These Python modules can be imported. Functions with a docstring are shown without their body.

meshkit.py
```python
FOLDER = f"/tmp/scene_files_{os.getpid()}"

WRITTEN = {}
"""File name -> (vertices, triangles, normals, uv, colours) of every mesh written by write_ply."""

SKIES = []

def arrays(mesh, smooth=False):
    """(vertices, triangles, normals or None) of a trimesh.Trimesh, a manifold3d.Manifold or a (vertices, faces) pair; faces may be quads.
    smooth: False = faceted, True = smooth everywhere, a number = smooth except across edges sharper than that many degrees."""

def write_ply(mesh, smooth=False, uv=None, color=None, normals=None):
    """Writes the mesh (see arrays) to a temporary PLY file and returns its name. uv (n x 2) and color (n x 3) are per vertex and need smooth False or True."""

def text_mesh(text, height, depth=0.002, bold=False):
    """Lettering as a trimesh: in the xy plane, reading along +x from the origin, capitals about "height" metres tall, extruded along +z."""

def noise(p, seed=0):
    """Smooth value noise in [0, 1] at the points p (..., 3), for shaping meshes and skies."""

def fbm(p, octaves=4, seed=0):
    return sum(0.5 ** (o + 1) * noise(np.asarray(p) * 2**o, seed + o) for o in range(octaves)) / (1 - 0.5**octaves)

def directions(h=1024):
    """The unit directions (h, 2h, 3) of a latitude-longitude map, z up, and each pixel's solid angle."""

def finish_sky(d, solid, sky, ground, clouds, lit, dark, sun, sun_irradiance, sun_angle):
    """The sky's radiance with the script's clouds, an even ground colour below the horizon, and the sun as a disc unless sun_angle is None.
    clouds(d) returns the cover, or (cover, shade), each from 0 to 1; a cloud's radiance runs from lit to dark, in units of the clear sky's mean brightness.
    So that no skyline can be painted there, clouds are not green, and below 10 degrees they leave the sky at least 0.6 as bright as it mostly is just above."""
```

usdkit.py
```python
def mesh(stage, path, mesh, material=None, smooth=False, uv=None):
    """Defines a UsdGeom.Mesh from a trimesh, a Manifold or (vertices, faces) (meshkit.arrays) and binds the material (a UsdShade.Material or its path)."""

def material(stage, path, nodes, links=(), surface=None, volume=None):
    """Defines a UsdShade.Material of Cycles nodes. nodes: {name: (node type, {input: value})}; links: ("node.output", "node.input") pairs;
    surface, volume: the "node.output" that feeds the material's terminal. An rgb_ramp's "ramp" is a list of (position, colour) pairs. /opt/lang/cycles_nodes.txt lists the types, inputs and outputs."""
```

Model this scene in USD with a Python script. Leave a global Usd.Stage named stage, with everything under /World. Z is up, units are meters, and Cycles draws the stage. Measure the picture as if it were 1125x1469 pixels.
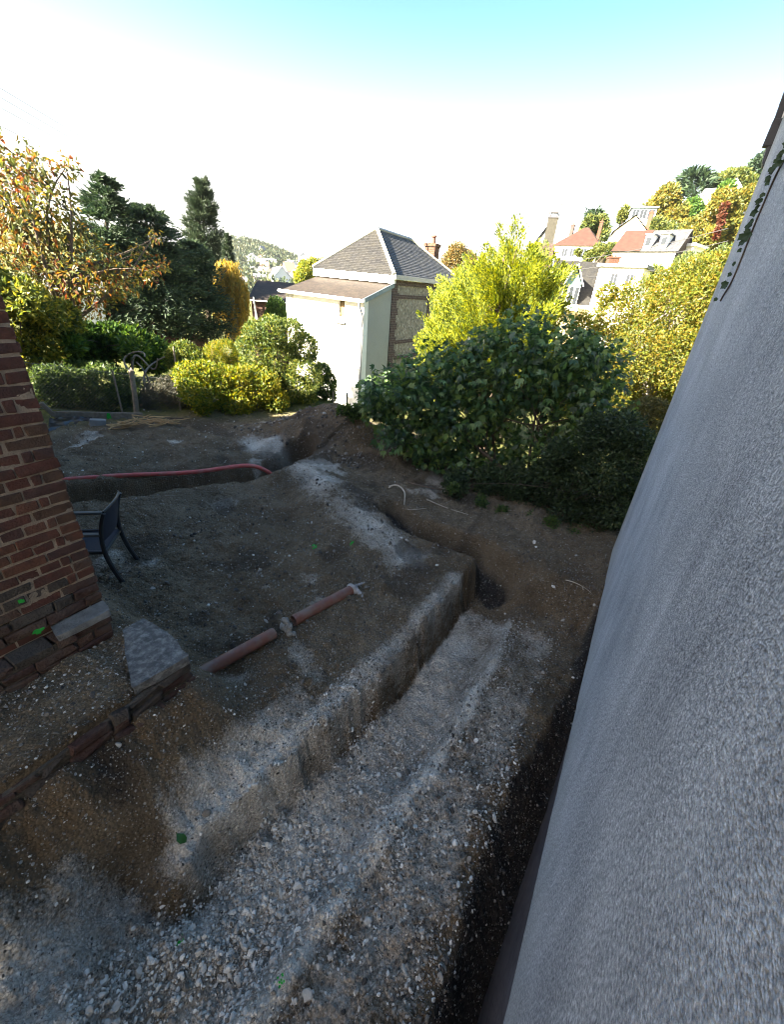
import math, random
import numpy as np, trimesh, usdkit, meshkit
from pxr import Usd, UsdGeom, UsdLux, UsdShade, Gf, Sdf, Vt

stage = Usd.Stage.CreateInMemory()
UsdGeom.SetStageUpAxis(stage, 'Z'); UsdGeom.SetStageMetersPerUnit(stage, 1.0)
UsdGeom.Xform.Define(stage, '/World'); UsdGeom.Scope.Define(stage, '/World/Looks')

# ------------------------------------------------------------------ camera, sky, sun, exposure
# origin = the lens; the yard lies about 2.9 m below it.  +Y runs along the two house walls.
FPX, PITCH, ROLL, PSI = 580.0, math.radians(28.05), math.radians(4.8), math.radians(29.24)
EXPOSURE = 4.95
SUN_AZ, SUN_EL = math.radians(28), math.radians(30)          # sun behind-left: azimuth from -Y towards -X
SUN_I, SKY_STRENGTH = 0.50, 0.15
fwd = np.array([-math.sin(PSI) * math.cos(PITCH), math.cos(PSI) * math.cos(PITCH), -math.sin(PITCH)])
r0 = np.cross(fwd, [0, 0, 1]); r0 /= np.linalg.norm(r0); u0 = np.cross(r0, fwd)
CR = math.cos(ROLL) * r0 + math.sin(ROLL) * u0
CU = -math.sin(ROLL) * r0 + math.cos(ROLL) * u0
cam = UsdGeom.Camera.Define(stage, '/World/camera')
cam.AddTransformOp().Set(Gf.Matrix4d(*CR, 0, *CU, 0, *(-fwd), 0, 0, 0, 0, 1))
cam.CreateHorizontalApertureAttr(36.0); cam.CreateVerticalApertureAttr(36.0 * 1469 / 1125)
cam.CreateFocalLengthAttr(36.0 * FPX / 1125)
cam.CreateClippingRangeAttr(Gf.Vec2f(0.05, 20000)); cam.CreateExposureAttr(EXPOSURE)
SUN = np.array([-math.sin(SUN_AZ) * math.cos(SUN_EL), -math.cos(SUN_AZ) * math.cos(SUN_EL), math.sin(SUN_EL)])
dome = UsdLux.DomeLight.Define(stage, '/World/sky'); dome.CreateIntensityAttr(1.0)
dome.GetPrim().SetCustomDataByKey('kind', 'structure')
skym = usdkit.material(stage, '/World/Looks/sky', {
    'sky': ('sky_texture', {'sky_type': 'single_scattering', 'sun_disc': False, 'sun_elevation': float(SUN_EL), 'sun_rotation': float(math.atan2(SUN[0], SUN[1])),
                            'altitude': 60.0, 'air_density': 1.0, 'aerosol_density': 2.2, 'ozone_density': 1.0}),
    'hs': ('hsv', {'hue': .492, 'saturation': 1.26, 'value': .108}),
    'tc': ('texture_coordinate', {}), 'sx': ('separate_xyz', {}), 'mr': ('map_range', {'range_type': 'smoothstep', 'from_min': .08, 'from_max': .42, 'to_min': 1.0, 'to_max': 0.0, 'clamp': True}),
    'mx': ('mix_color', {'b': (.40, .385, .36), 'use_clamp': False}),
    'bg': ('background_shader', {'strength': SKY_STRENGTH})}, [('sky.color', 'hs.color'), ('tc.generated', 'sx.vector'), ('sx.z', 'mr.value'), ('mr.result', 'mx.fac'), ('hs.color', 'mx.a'), ('mx.result', 'bg.color')], surface='bg.background')
UsdShade.MaterialBindingAPI.Apply(dome.GetPrim()).Bind(skym)
sun = UsdLux.DistantLight.Define(stage, '/World/sun')
sun.CreateIntensityAttr(SUN_I); sun.CreateAngleAttr(0.53); sun.CreateColorAttr(Gf.Vec3f(1.0, 0.90, 0.74))
sun.CreateNormalizeAttr(True)
zx = SUN; xx = np.cross([0, 0, 1], zx); xx /= np.linalg.norm(xx); yx = np.cross(zx, xx)
sun.AddTransformOp().Set(Gf.Matrix4d(*xx, 0, *yx, 0, *zx, 0, 0, 0, 0, 1))

# ------------------------------------------------------------------ helpers
def ray(px, py):
    return (px - 562.5) / FPX * CR - (py - 734.5) / FPX * CU + fwd
def at(px, py, z=None, D=None, X=None, Y=None):
    """the point seen at a picture position, at a height z, a distance D, or on a plane"""
    v = ray(px, py)
    if z is not None: return v * (z / v[2])
    if X is not None: return v * (X / v[0])
    if Y is not None: return v * (Y / v[1])
    return v * (D / math.hypot(v[0], v[1]))
used = {}
def numbered(parent, name):
    k = (parent, name); n = used.get(k, 0); used[k] = n + 1
    return f'{parent}/{name}' if n == 0 else f'{parent}/{name}_{n:03d}'
def ppath(parent): return '/World' if parent is None else str(parent.GetPath())
def tag(p, label=None, cat=None, group=None, kind=None):
    for k, v in (('label', label), ('category', cat), ('group', group), ('kind', kind)):
        if v: p.SetCustomDataByKey(k, v)
    return p
def thing(name, label=None, cat=None, loc=(0, 0, 0), rotz=0.0, group=None, kind=None, parent=None):
    x = UsdGeom.Xform.Define(stage, numbered(ppath(parent), name))
    if any(abs(c) > 0 for c in loc): x.AddTranslateOp().Set(Gf.Vec3d(*map(float, loc)))
    if rotz: x.AddRotateZOp().Set(math.degrees(rotz))
    return tag(x.GetPrim(), label, cat, group, kind)
def obj(name, mesh, mat, parent=None, smooth=False, label=None, cat=None, group=None, kind=None, attrs=None, uv=None):
    if attrs is None and getattr(mesh, 'metadata', {}).get('leaf_random') is not None: attrs = {'leaf_random': mesh.metadata['leaf_random']}
    m = usdkit.mesh(stage, numbered(ppath(parent), name), mesh, mat, smooth=smooth, uv=uv)
    if attrs:
        api = UsdGeom.PrimvarsAPI(m)
        for k, v in attrs.items():
            api.CreatePrimvar(k, Sdf.ValueTypeNames.FloatArray, 'vertex').Set(Vt.FloatArray.FromNumpy(np.asarray(v, np.float32)))
    return tag(m.GetPrim(), label, cat, group, kind)
cat_ = trimesh.util.concatenate
def box(x0, x1, y0, y1, z0, z1):
    b = trimesh.creation.box([x1 - x0, y1 - y0, z1 - z0]); b.apply_translation([(x0 + x1) / 2, (y0 + y1) / 2, (z0 + z1) / 2]); return b
def rough_box(size, ch, rng, jit=0.0):
    """a box with chamfered edges (convex hull of moved-in corners), corners jittered"""
    s = np.array(size) / 2; pts = []
    for sx in (-1, 1):
        for sy in (-1, 1):
            for sz in (-1, 1):
                c = s * [sx, sy, sz] + rng.normal(0, jit, 3)
                for k in range(3):
                    d = np.full(3, ch); d[k] = 0; pts.append(c - d * [sx, sy, sz])
    return trimesh.convex.convex_hull(np.array(pts))
def tube(pts, rad, n=8, cap=True):
    pts = np.asarray(pts, float); k = len(pts); rad = np.broadcast_to(np.asarray(rad, float), (k,))
    t = np.gradient(pts, axis=0); t /= np.linalg.norm(t, axis=1, keepdims=True) + 1e-12
    a = np.array([0, 0, 1.0]) if abs(t[0, 2]) < .9 else np.array([1.0, 0, 0])
    V = []
    for i in range(k):
        s = np.cross(t[i], a); s /= np.linalg.norm(s) + 1e-12; b = np.cross(s, t[i]); a = b
        th = np.arange(n) / n * 2 * np.pi
        V.append(pts[i] + rad[i] * (np.cos(th)[:, None] * s + np.sin(th)[:, None] * b))
    V = np.vstack(V); F = []
    for i in range(k - 1):
        for j in range(n):
            q = (i * n + j, i * n + (j + 1) % n, (i + 1) * n + (j + 1) % n, (i + 1) * n + j)
            F += [(q[0], q[2], q[1]), (q[0], q[3], q[2])]
    if cap:
        V = np.vstack([V, pts[0], pts[-1]]); c0, c1 = len(V) - 2, len(V) - 1
        F += [(c0, j, (j + 1) % n) for j in range(n)] + [(c1, (k - 1) * n + (j + 1) % n, (k - 1) * n + j) for j in range(n)]
    return trimesh.Trimesh(V, np.array(F), process=False)
def curve(pts, n):
    from scipy.interpolate import CubicSpline
    pts = np.asarray(pts, float); d = np.r_[0, np.cumsum(np.linalg.norm(np.diff(pts, axis=0), axis=1))]
    return CubicSpline(d, pts)(np.linspace(0, d[-1], n))
def quad(a, b, c, d): return trimesh.Trimesh([a, b, c, d], [[0, 1, 2], [0, 2, 3]], process=False)
def prism(poly, y0, y1):
    """polygon in xz, extruded along y"""
    from shapely.geometry import Polygon
    m = trimesh.creation.extrude_polygon(Polygon(poly), y1 - y0, engine='earcut')
    v = m.vertices.copy(); m.vertices = np.stack([v[:, 0], y1 - v[:, 2], v[:, 1]], 1); return m
def rock(rng, sub=1, flat=.7, jit=.22):
    m = trimesh.creation.icosphere(sub)
    d = rng.normal(0, 1, (7, 3)); d /= np.linalg.norm(d, axis=1, keepdims=True)
    v = m.vertices.copy()
    for k in d:                                              # facets: cut off by random planes
        h = rng.uniform(.42, .8); s = v @ k; v -= np.maximum(s - h, 0)[:, None] * k
    v += rng.normal(0, jit * .12, v.shape); v *= [rng.uniform(.75, 1.25), rng.uniform(.65, 1), flat]
    return trimesh.Trimesh(v, m.faces, process=False)

# ------------------------------------------------------------------ materials
def M(name, nodes, links, surface='p.BSDF'): return usdkit.material(stage, '/World/Looks/' + name, nodes, links, surface=surface)
def plain(name, col, rough=.7, var=.15, scale=6.0, bump=.0, bscale=60.0, metal=0.0, spec=.3, dirt=None, dscale=2.0, damt=.5):
    c = np.array(col, float)
    nodes = {'tc': ('texture_coordinate', {}), 'n': ('noise_texture', {'scale': scale, 'detail': 5.0, 'roughness': .6}),
             'r': ('rgb_ramp', {'ramp': [(.25, tuple(c * (1 - var))), (.75, tuple(np.minimum(c * (1 + var), .95)))]}),
             'p': ('principled_bsdf', {'roughness': rough, 'metallic': metal, 'specular_ior_level': spec})}
    links = [('tc.object', 'n.vector'), ('n.fac', 'r.fac')]
    last = 'r.color'
    if dirt is not None:
        nodes['n2'] = ('noise_texture', {'scale': dscale, 'detail': 6.0, 'roughness': .65})
        nodes['mr'] = ('map_range', {'from_min': .45, 'from_max': .7, 'to_min': 0.0, 'to_max': damt, 'clamp': True})
        nodes['mx'] = ('mix_color', {'b': tuple(dirt)})
        links += [('tc.object', 'n2.vector'), ('n2.fac', 'mr.value'), ('mr.result', 'mx.fac'), (last, 'mx.a')]; last = 'mx.result'
    links.append((last, 'p.base_color'))
    if bump:
        nodes['nb'] = ('noise_texture', {'scale': bscale, 'detail': 4.0}); nodes['b'] = ('bump', {'strength': bump, 'distance': .02})
        links += [('tc.object', 'nb.vector'), ('nb.fac', 'b.height'), ('b.normal', 'p.normal')]
    return M(name, nodes, links)
def leafm(name, cols, trans=.35, rough=.5, pscale=.8, spec=.35):
    """cols: ramp over the leaf's own random number; a slow noise through the crown shifts it"""
    k = len(cols); ramp = [(i / (k - 1), c) for i, c in enumerate(cols)]
    return M(name, {'g': ('geometry', {}), 'at': ('attribute', {'attribute': 'leaf_random'}), 'n': ('noise_texture', {'scale': pscale, 'detail': 3.0}),
                    'm0': ('mix_float', {'fac': .45}), 'mr': ('map_range', {'from_min': .26, 'from_max': .74, 'to_min': 0.0, 'to_max': 1.0, 'clamp': True}),
                    'r': ('rgb_ramp', {'ramp': ramp}),
                    'p': ('principled_bsdf', {'roughness': rough, 'specular_ior_level': spec}), 'hs': ('hsv', {'hue': .485, 'saturation': 1.1, 'value': 1.5}),
                    't': ('translucent_bsdf', {}), 'mx': ('mix_closure', {'fac': trans})},
             [('g.position', 'n.vector'), ('at.fac', 'm0.a'), ('n.fac', 'm0.b'), ('m0.result', 'mr.value'), ('mr.result', 'r.fac'), ('r.color', 'p.base_color'),
              ('r.color', 'hs.color'), ('hs.color', 't.color'), ('p.BSDF', 'mx.closure1'), ('t.BSDF', 'mx.closure2')], surface='mx.closure')

soil_m = M('soil', {
    'g': ('geometry', {}), 'ac': ('attribute', {'attribute': 'chalk'}), 'ab': ('attribute', {'attribute': 'brown'}), 'ad': ('attribute', {'attribute': 'dark'}), 'ag': ('attribute', {'attribute': 'green'}),
    'n1': ('noise_texture', {'scale': 2.2, 'detail': 8.0, 'roughness': .68}), 'n2': ('noise_texture', {'scale': 16.0, 'detail': 6.0, 'roughness': .7}), 'n3': ('noise_texture', {'scale': 70.0, 'detail': 4.0, 'roughness': .7}),
    'base': ('rgb_ramp', {'ramp': [(.34, (.044, .030, .019)), (.48, (.150, .112, .070)), (.58, (.27, .21, .142)), (.70, (.46, .375, .275))]}),  # soil tone, its contrast widened to stand in for shading on small lumps
    'brn': ('rgb_ramp', {'ramp': [(.3, (.055, .038, .022)), (.7, (.22, .15, .085))]}),
    'chk': ('rgb_ramp', {'ramp': [(.27, (.38, .325, .26)), (.42, (.69, .63, .54)), (.60, (.88, .83, .74))]}),
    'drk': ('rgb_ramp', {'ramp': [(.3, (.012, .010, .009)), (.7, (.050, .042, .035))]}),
    'grn': ('rgb_ramp', {'ramp': [(.3, (.035, .05, .012)), (.5, (.10, .11, .03)), (.7, (.26, .22, .10))]}),
    'mb': ('mix_color', {}), 'mc': ('mix_color', {}), 'md': ('mix_color', {}), 'mg': ('mix_color', {}),
    'sb': ('math', {'math_type': 'multiply_add', 'value2': 3.2}), 'cb_': ('clamp', {}), 'sd': ('math', {'math_type': 'multiply_add', 'value2': 3.0}), 'cd_': ('clamp', {}),
    's1': ('math', {'math_type': 'subtract', 'value2': .5}), 's2': ('math', {'math_type': 'multiply_add', 'value2': 3.6}), 'cc': ('clamp', {}),
    'nm': ('mix_float', {'fac': .5}), 'nmm': ('mix_float', {'fac': .33}),
    'v': ('voronoi_texture', {'scale': 42.0, 'randomness': 1.0}), 'vs': ('separate_color', {}), 'v2': ('voronoi_texture', {'scale': 95.0, 'randomness': 1.0}), 'vs2': ('separate_color', {}),
    'ge': ('math', {'math_type': 'greater_than', 'value2': .92}), 'le': ('math', {'math_type': 'less_than', 'value2': .36}), 'pe': ('math', {'math_type': 'multiply'}),
    'ge2': ('math', {'math_type': 'greater_than', 'value2': .88}), 'le2': ('math', {'math_type': 'less_than', 'value2': .38}), 'pe2': ('math', {'math_type': 'multiply'}),
    'pm': ('math', {'math_type': 'maximum'}), 'ng': ('math', {'math_type': 'subtract', 'value1': 1.0}), 'pm2': ('math', {'math_type': 'multiply'}), 'pk': ('math', {'math_type': 'multiply', 'value2': .75}),
    'pc': ('rgb_ramp', {'ramp': [(0, (.16, .14, .12)), (.5, (.36, .33, .29)), (1, (.62, .60, .56))]}), 'mp': ('mix_color', {}),
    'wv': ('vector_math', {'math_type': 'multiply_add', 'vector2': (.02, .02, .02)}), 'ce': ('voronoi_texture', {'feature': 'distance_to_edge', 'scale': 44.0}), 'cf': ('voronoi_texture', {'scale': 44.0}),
    'cm': ('map_range', {'from_min': .0, 'from_max': .16, 'to_min': .18, 'to_max': 1.0, 'clamp': True}), 'ck': ('map_range', {'from_min': .42, 'from_max': .62, 'to_min': 0.0, 'to_max': .85, 'clamp': True}), 'cg': ('rgb_ramp', {'ramp': [(0, (0, 0, 0)), (1, (1, 1, 1))]}), 'cx': ('mix_color', {'blend_type': 'multiply'}),  # gaps between pebbles: dirt tone plus micro-shadow painted into the colour
    'cv': ('math', {'math_type': 'multiply_add', 'value2': -.9}),
    'h1': ('math', {'math_type': 'multiply_add', 'value2': .5}), 'b': ('bump', {'strength': 1.0, 'distance': .035}),
    'p': ('principled_bsdf', {'roughness': .92, 'specular_ior_level': .2})},
    [('g.position', 'n1.vector'), ('g.position', 'n2.vector'), ('g.position', 'n3.vector'), ('g.position', 'v.vector'), ('g.position', 'v2.vector'),
     ('n1.fac', 'nm.a'), ('n2.fac', 'nm.b'), ('nm.result', 'nmm.a'), ('n3.fac', 'nmm.b'), ('nmm.result', 'base.fac'), ('nmm.result', 'brn.fac'), ('nmm.result', 'chk.fac'), ('nmm.result', 'drk.fac'), ('nmm.result', 'grn.fac'),
     ('base.color', 'mb.a'), ('brn.color', 'mb.b'), ('s1.value', 'sb.value1'), ('ab.fac', 'sb.value3'), ('sb.value', 'cb_.value'), ('cb_.result', 'mb.fac'),
     ('nmm.result', 's1.value1'), ('s1.value', 's2.value1'), ('ac.fac', 's2.value3'), ('s2.value', 'cc.value'),
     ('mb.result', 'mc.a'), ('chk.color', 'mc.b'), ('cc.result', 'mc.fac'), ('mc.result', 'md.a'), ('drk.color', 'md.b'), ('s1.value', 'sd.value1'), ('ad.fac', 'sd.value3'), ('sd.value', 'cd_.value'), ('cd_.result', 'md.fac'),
     ('v.color', 'vs.color'), ('vs.r', 'ge.value1'), ('v.distance', 'le.value1'), ('ge.value', 'pe.value1'), ('le.value', 'pe.value2'),
     ('v2.color', 'vs2.color'), ('vs2.r', 'ge2.value1'), ('v2.distance', 'le2.value1'), ('ge2.value', 'pe2.value1'), ('le2.value', 'pe2.value2'),
     ('pe.value', 'pm.value1'), ('pe2.value', 'pm.value2'), ('ag.fac', 'ng.value2'), ('pm.value', 'pm2.value1'), ('ng.value', 'pm2.value2'), ('pm2.value', 'pk.value1'),
     ('vs.g', 'pc.fac'), ('md.result', 'mp.a'), ('pc.color', 'mp.b'), ('pk.value', 'mp.fac'),
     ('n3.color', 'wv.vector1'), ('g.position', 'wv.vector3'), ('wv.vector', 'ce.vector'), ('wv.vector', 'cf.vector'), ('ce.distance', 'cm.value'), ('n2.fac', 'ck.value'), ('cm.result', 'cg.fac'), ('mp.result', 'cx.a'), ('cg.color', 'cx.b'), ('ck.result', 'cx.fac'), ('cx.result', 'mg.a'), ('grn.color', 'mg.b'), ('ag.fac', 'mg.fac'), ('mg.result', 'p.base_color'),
     ('n3.fac', 'h1.value1'), ('n2.fac', 'h1.value3'), ('cf.distance', 'cv.value1'), ('h1.value', 'cv.value3'), ('cv.value', 'b.height'), ('b.normal', 'p.normal')])
def stone_mat(name, ramp):
    return M(name, {'o': ('object_info', {}), 'g': ('geometry', {}), 'n': ('noise_texture', {'scale': 60.0, 'detail': 5.0}), 'mm': ('mix_float', {'fac': .45}), 'r': ('rgb_ramp', {'ramp': ramp}),
                    'b': ('bump', {'strength': .5, 'distance': .005}), 'p': ('principled_bsdf', {'roughness': .85, 'specular_ior_level': .25})},
             [('g.position', 'n.vector'), ('o.random', 'mm.a'), ('n.fac', 'mm.b'), ('mm.result', 'r.fac'), ('r.color', 'p.base_color'), ('n.fac', 'b.height'), ('b.normal', 'p.normal')])
stone_m = stone_mat('stone', [(.1, (.06, .05, .04)), (.35, (.13, .115, .095)), (.65, (.24, .22, .19)), (.9, (.42, .40, .36))])
chalk_stone_m = stone_mat('chalk_stone', [(.1, (.26, .24, .21)), (.5, (.46, .44, .395)), (.9, (.70, .68, .63))])
dark_stone_m = stone_mat('dark_stone', [(.1, (.03, .025, .022)), (.5, (.075, .065, .055)), (.9, (.20, .18, .16))])
brick_cols = [(.072, .025, .016), (.085, .030, .018), (.064, .024, .016), (.092, .036, .020), (.054, .024, .018), (.066, .034, .020)]
brick_ms = [plain(f'brick_{i}', c, rough=.85, var=.38, scale=14.0, bump=.5, bscale=90.0, dirt=(.03, .024, .02), dscale=9.0, damt=.6) for i, c in enumerate(brick_cols)]
mortar_m = plain('mortar', (.23, .175, .125), rough=.95, var=.3, scale=25, bump=.6, bscale=120, dirt=(.12, .10, .08), dscale=4.0, damt=.6)
dirty_brick_ms = [plain(f'dirty_brick_{i}', c, rough=.92, var=.4, scale=12.0, bump=.7, bscale=60.0, dirt=(.06, .05, .04), dscale=6.0, damt=.85) for i, c in enumerate([(.05, .024, .018), (.065, .035, .024), (.045, .035, .028)])]
dirty_mortar_m = plain('dirty_mortar', (.075, .062, .048), rough=.95, var=.5, scale=14, bump=.8, bscale=70, dirt=(.025, .02, .016), dscale=5.0, damt=.9)
flag_m = plain('flagstone', (.062, .06, .057), rough=.7, var=.4, scale=9.0, bump=.6, bscale=40.0, dirt=(.30, .29, .27), dscale=21.0, damt=.6, spec=.4)
slab_m = plain('footing_stone', (.15, .145, .135), rough=.85, var=.35, scale=12.0, bump=.6, bscale=60.0, dirt=(.05, .045, .04), dscale=7.0, damt=.6)
wood_m = plain('weathered_wood', (.17, .145, .115), rough=.85, var=.35, scale=18, bump=.4)
bark_m = plain('bark', (.085, .065, .048), rough=.95, var=.4, scale=14, bump=.8, bscale=40)
graybark_m = plain('grey_bark', (.20, .18, .15), rough=.95, var=.35, scale=14, bump=.6, bscale=40)
twig_m = plain('dry_twig', (.42, .27, .13), rough=.9, var=.4, scale=10)
white_m = plain('white_paint', (.78, .77, .74), rough=.6, var=.04, scale=3, dirt=(.55, .52, .47), dscale=1.2, damt=.3)
white_render_m = plain('white_render', (.76, .745, .70), rough=.9, var=.05, scale=2.5, bump=.25, bscale=45, dirt=(.55, .52, .46), dscale=.9, damt=.4)
grey_render_m = plain('grey_render', (.30, .295, .265), rough=.92, var=.1, scale=2.0, bump=.3, bscale=45, dirt=(.22, .215, .19), dscale=1.0, damt=.5)
slate_m = None

# ------------------------------------------------------------------ ground
WALL_X, WALL_END = 0.36, 5.9          # face and far corner of the rendered wall on the right
BRICK_X, BRICK_END = -2.94, 0.97      # face and far corner of the brick wall on the left
LEDGE_X, LEDGE_Y, LEDGE_Z = -2.15, 1.08, -2.36
def n2(x, y, s, seed=0, o=4): return meshkit.fbm(np.stack([x * s, y * s, np.full_like(x, 3.7)], -1), o, seed) - .5
def sm(a, b, t):
    t = np.clip((t - a) / (b - a), 0, 1); return t * t * (3 - 2 * t)
def segd(x, y, pts):
    """distance to a polyline and height along it"""
    best = np.full(x.shape, 1e9); zz = np.zeros_like(x); sgn = np.zeros_like(x)
    for a, b in zip(pts[:-1], pts[1:]):
        d = np.array(b[:2]) - a[:2]; L2 = d @ d + 1e-9
        t = np.clip(((x - a[0]) * d[0] + (y - a[1]) * d[1]) / L2, 0, 1)
        dx, dy = x - a[0] - t * d[0], y - a[1] - t * d[1]; q = np.hypot(dx, dy)
        s = d[0] * dy - d[1] * dx
        m = q < best; best = np.where(m, q, best); zz = np.where(m, a[2] + t * (b[2] - a[2]), zz); sgn = np.where(m, np.sign(s), sgn)
    return best, zz, sgn
P = lambda px, py, z: np.append(at(px, py, z=z)[:2], z)
RIDGE = [P(425, 672, -2.72), P(470, 695, -2.66), P(520, 738, -2.78), P(575, 790, -2.88)]
MOUND = [P(330, 632, -2.80), P(390, 608, -2.62), P(440, 585, -2.26), P(475, 578, -2.10), P(512, 598, -2.28), P(540, 640, -2.72)]
HTR = [P(40, 724, -3.02), P(160, 716, -3.05), P(260, 702, -3.05), P(340, 690, -3.05), P(400, 676, -3.0), P(432, 655, -2.95)]
T2 = [np.array(p) for p in ((-2.72, 4.80, -3.16), (-2.3, 4.66, -3.2), (-1.8, 4.68, -3.32), (-1.3, 4.66, -3.40), (-.85, 4.45, -3.42))]
TY = [-.4, .1, .3, .45, .61, 1.09, 1.83, 2.6, 3.5, 4.36]
TX = [-1.62, -1.56, -1.5, -1.47, -1.51, -1.46, -1.30, -1.20, -1.17, -1.16]
def hill_height(x, y):
    s = x * math.sin(math.radians(50)) + y * math.cos(math.radians(50))
    q = .45 * np.maximum(0, np.sqrt((np.maximum(s - 12, 0)) ** 2 + 16) - 4)
    return 24 * (1 - np.exp(-(q / 24) - .35 * (q / 24) ** 2))
def far_hill(x, y):
    D = np.hypot(x, y); az = np.degrees(np.arctan2(x, y))
    g = sm(-14, -36, az)
    return g * (46 * sm(280, 760, D) + 10 * np.sin(az * .35) * sm(400, 760, D))
def terrain(x, y, fine=True):
    x = np.asarray(x, float); y = np.asarray(y, float)
    # the open garden: falls away behind the spoil heap to the house, the left garden stays level
    r = np.hypot(x, y)
    fall = sm(7.6, 12.5, y + .12 * x) * 1.15 + .25 * sm(6.2, 8.5, y - .1 * (x + 3)) * sm(-5, -3, x)
    z = -2.93 - fall - 1.5 * sm(15, 40, r)
    z = z + .02 * (x + 4) * 0
    # yard: slightly higher to the left and back
    z = z + .13 * sm(-5, -9, x) * (1 - sm(9, 13, y))
    # spoil ridge, spoil heap
    d, h, s = segd(x, y, RIDGE); z = np.maximum(z, z + (h - z) * np.exp(-(d / .55) ** 2))
    d, h, s = segd(x, y, MOUND)
    w = np.where(s > 0, .85, 1.0)
    zz = z + (h - z) * np.exp(-(d / w) ** 2); z = np.where(h > z, np.maximum(z, zz), z)
    # the bank right of the heap, under the shrub
    # hose trench
    d, h, s = segd(x, y, HTR); wob = n2(x, y, 2.3, 5) * .16
    k = sm(.36, .20, d + wob); z = z + (np.minimum(h, z) - .22 - z) * k
    z = z + .07 * np.exp(-((d - .62) / .2) ** 2)
    # cross trench
    d, h, s = segd(x, y, T2); wob = n2(x, y, 2.6, 6) * .12
    k = sm(.27, .15, d + wob); z = z + (h - z) * k
    # main trench beside the wall
    w1 = n2(x * 0 + 1, y, 1.7, 7) * .12 + n2(x, y, 5.0, 8) * .13 + n2(x, y, 15.0, 81) * .07
    xl = np.interp(y, TY, TX) + w1
    shoulder = np.interp(y, [.4, 1.2, 2.2, 3.4], [.16, .13, .06, .0])
    zl = -2.93 - shoulder * sm(-2.15, -1.5, x)
    foot = xl + .09 + .05 * n2(x, y, 3, 9)
    zf = -3.50 + .06 * n2(x, y, 1.5, 10) + .07 * n2(x * 2.5, y, 3.0, 19)
    zr = -3.17 + .10 * n2(x, y, 2.5, 77) + .08 * n2(x, y, 9, 78) - .14 * sm(2.6, 4.0, y); xr = np.interp(y, [0, .45, 1.2, 2, 3.9], [-.74, -.66, -.58, -.46, -.44]) + n2(x, y, 3, 14) * .10
    zwall = np.interp(y, [.2, .9, 1.4, 2.2, 3.2, 4.4], [-3.95, -3.9, -3.75, -3.5, -3.24, -3.05])
    dk = np.interp(y, [.3, .9, 1.6, 2.4, 3.2, 4.0], [.02, .04, .0, .12, .24, .30]) + n2(x, y, 4, 15) * .10
    t = x
    zt = np.where(t < foot, zl + (zf - zl) * sm(xl, foot, t), zf)
    zt = np.where(t > xr - .20, zf + (zr - zf) * sm(xr - .20, xr - .01, t), zt)
    zt = np.where(t > xr, zr - .03 * sm(xr, xr + .12, t) + .09 * sm(xr + .1, dk, t), zt)
    zt = np.where(t > dk, zr + .06 + (zwall - zr - .06) * sm(dk - .02, WALL_X, t), zt)
    kend = sm(4.72, 4.30, y + n2(x, y, 3, 16) * .18 + .10 * sm(-.6, .3, x))             # the trench stops at the cross bank
    inx = sm(-2.14, -2.0, x)
    z = np.where(x > -2.2, z + (zt - z) * kend * inx, z)
    # near end: pit and chalk bank at the bottom left
    kb = sm(.55, .15, y) * sm(-.95, -1.35, x)
    zb = -3.30 + .38 * sm(.22, -.35, y + .25 * (x + 1.6)) + .16 * sm(-1.9, -2.15, x)
    z = z + (zb - z) * kb
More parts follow.
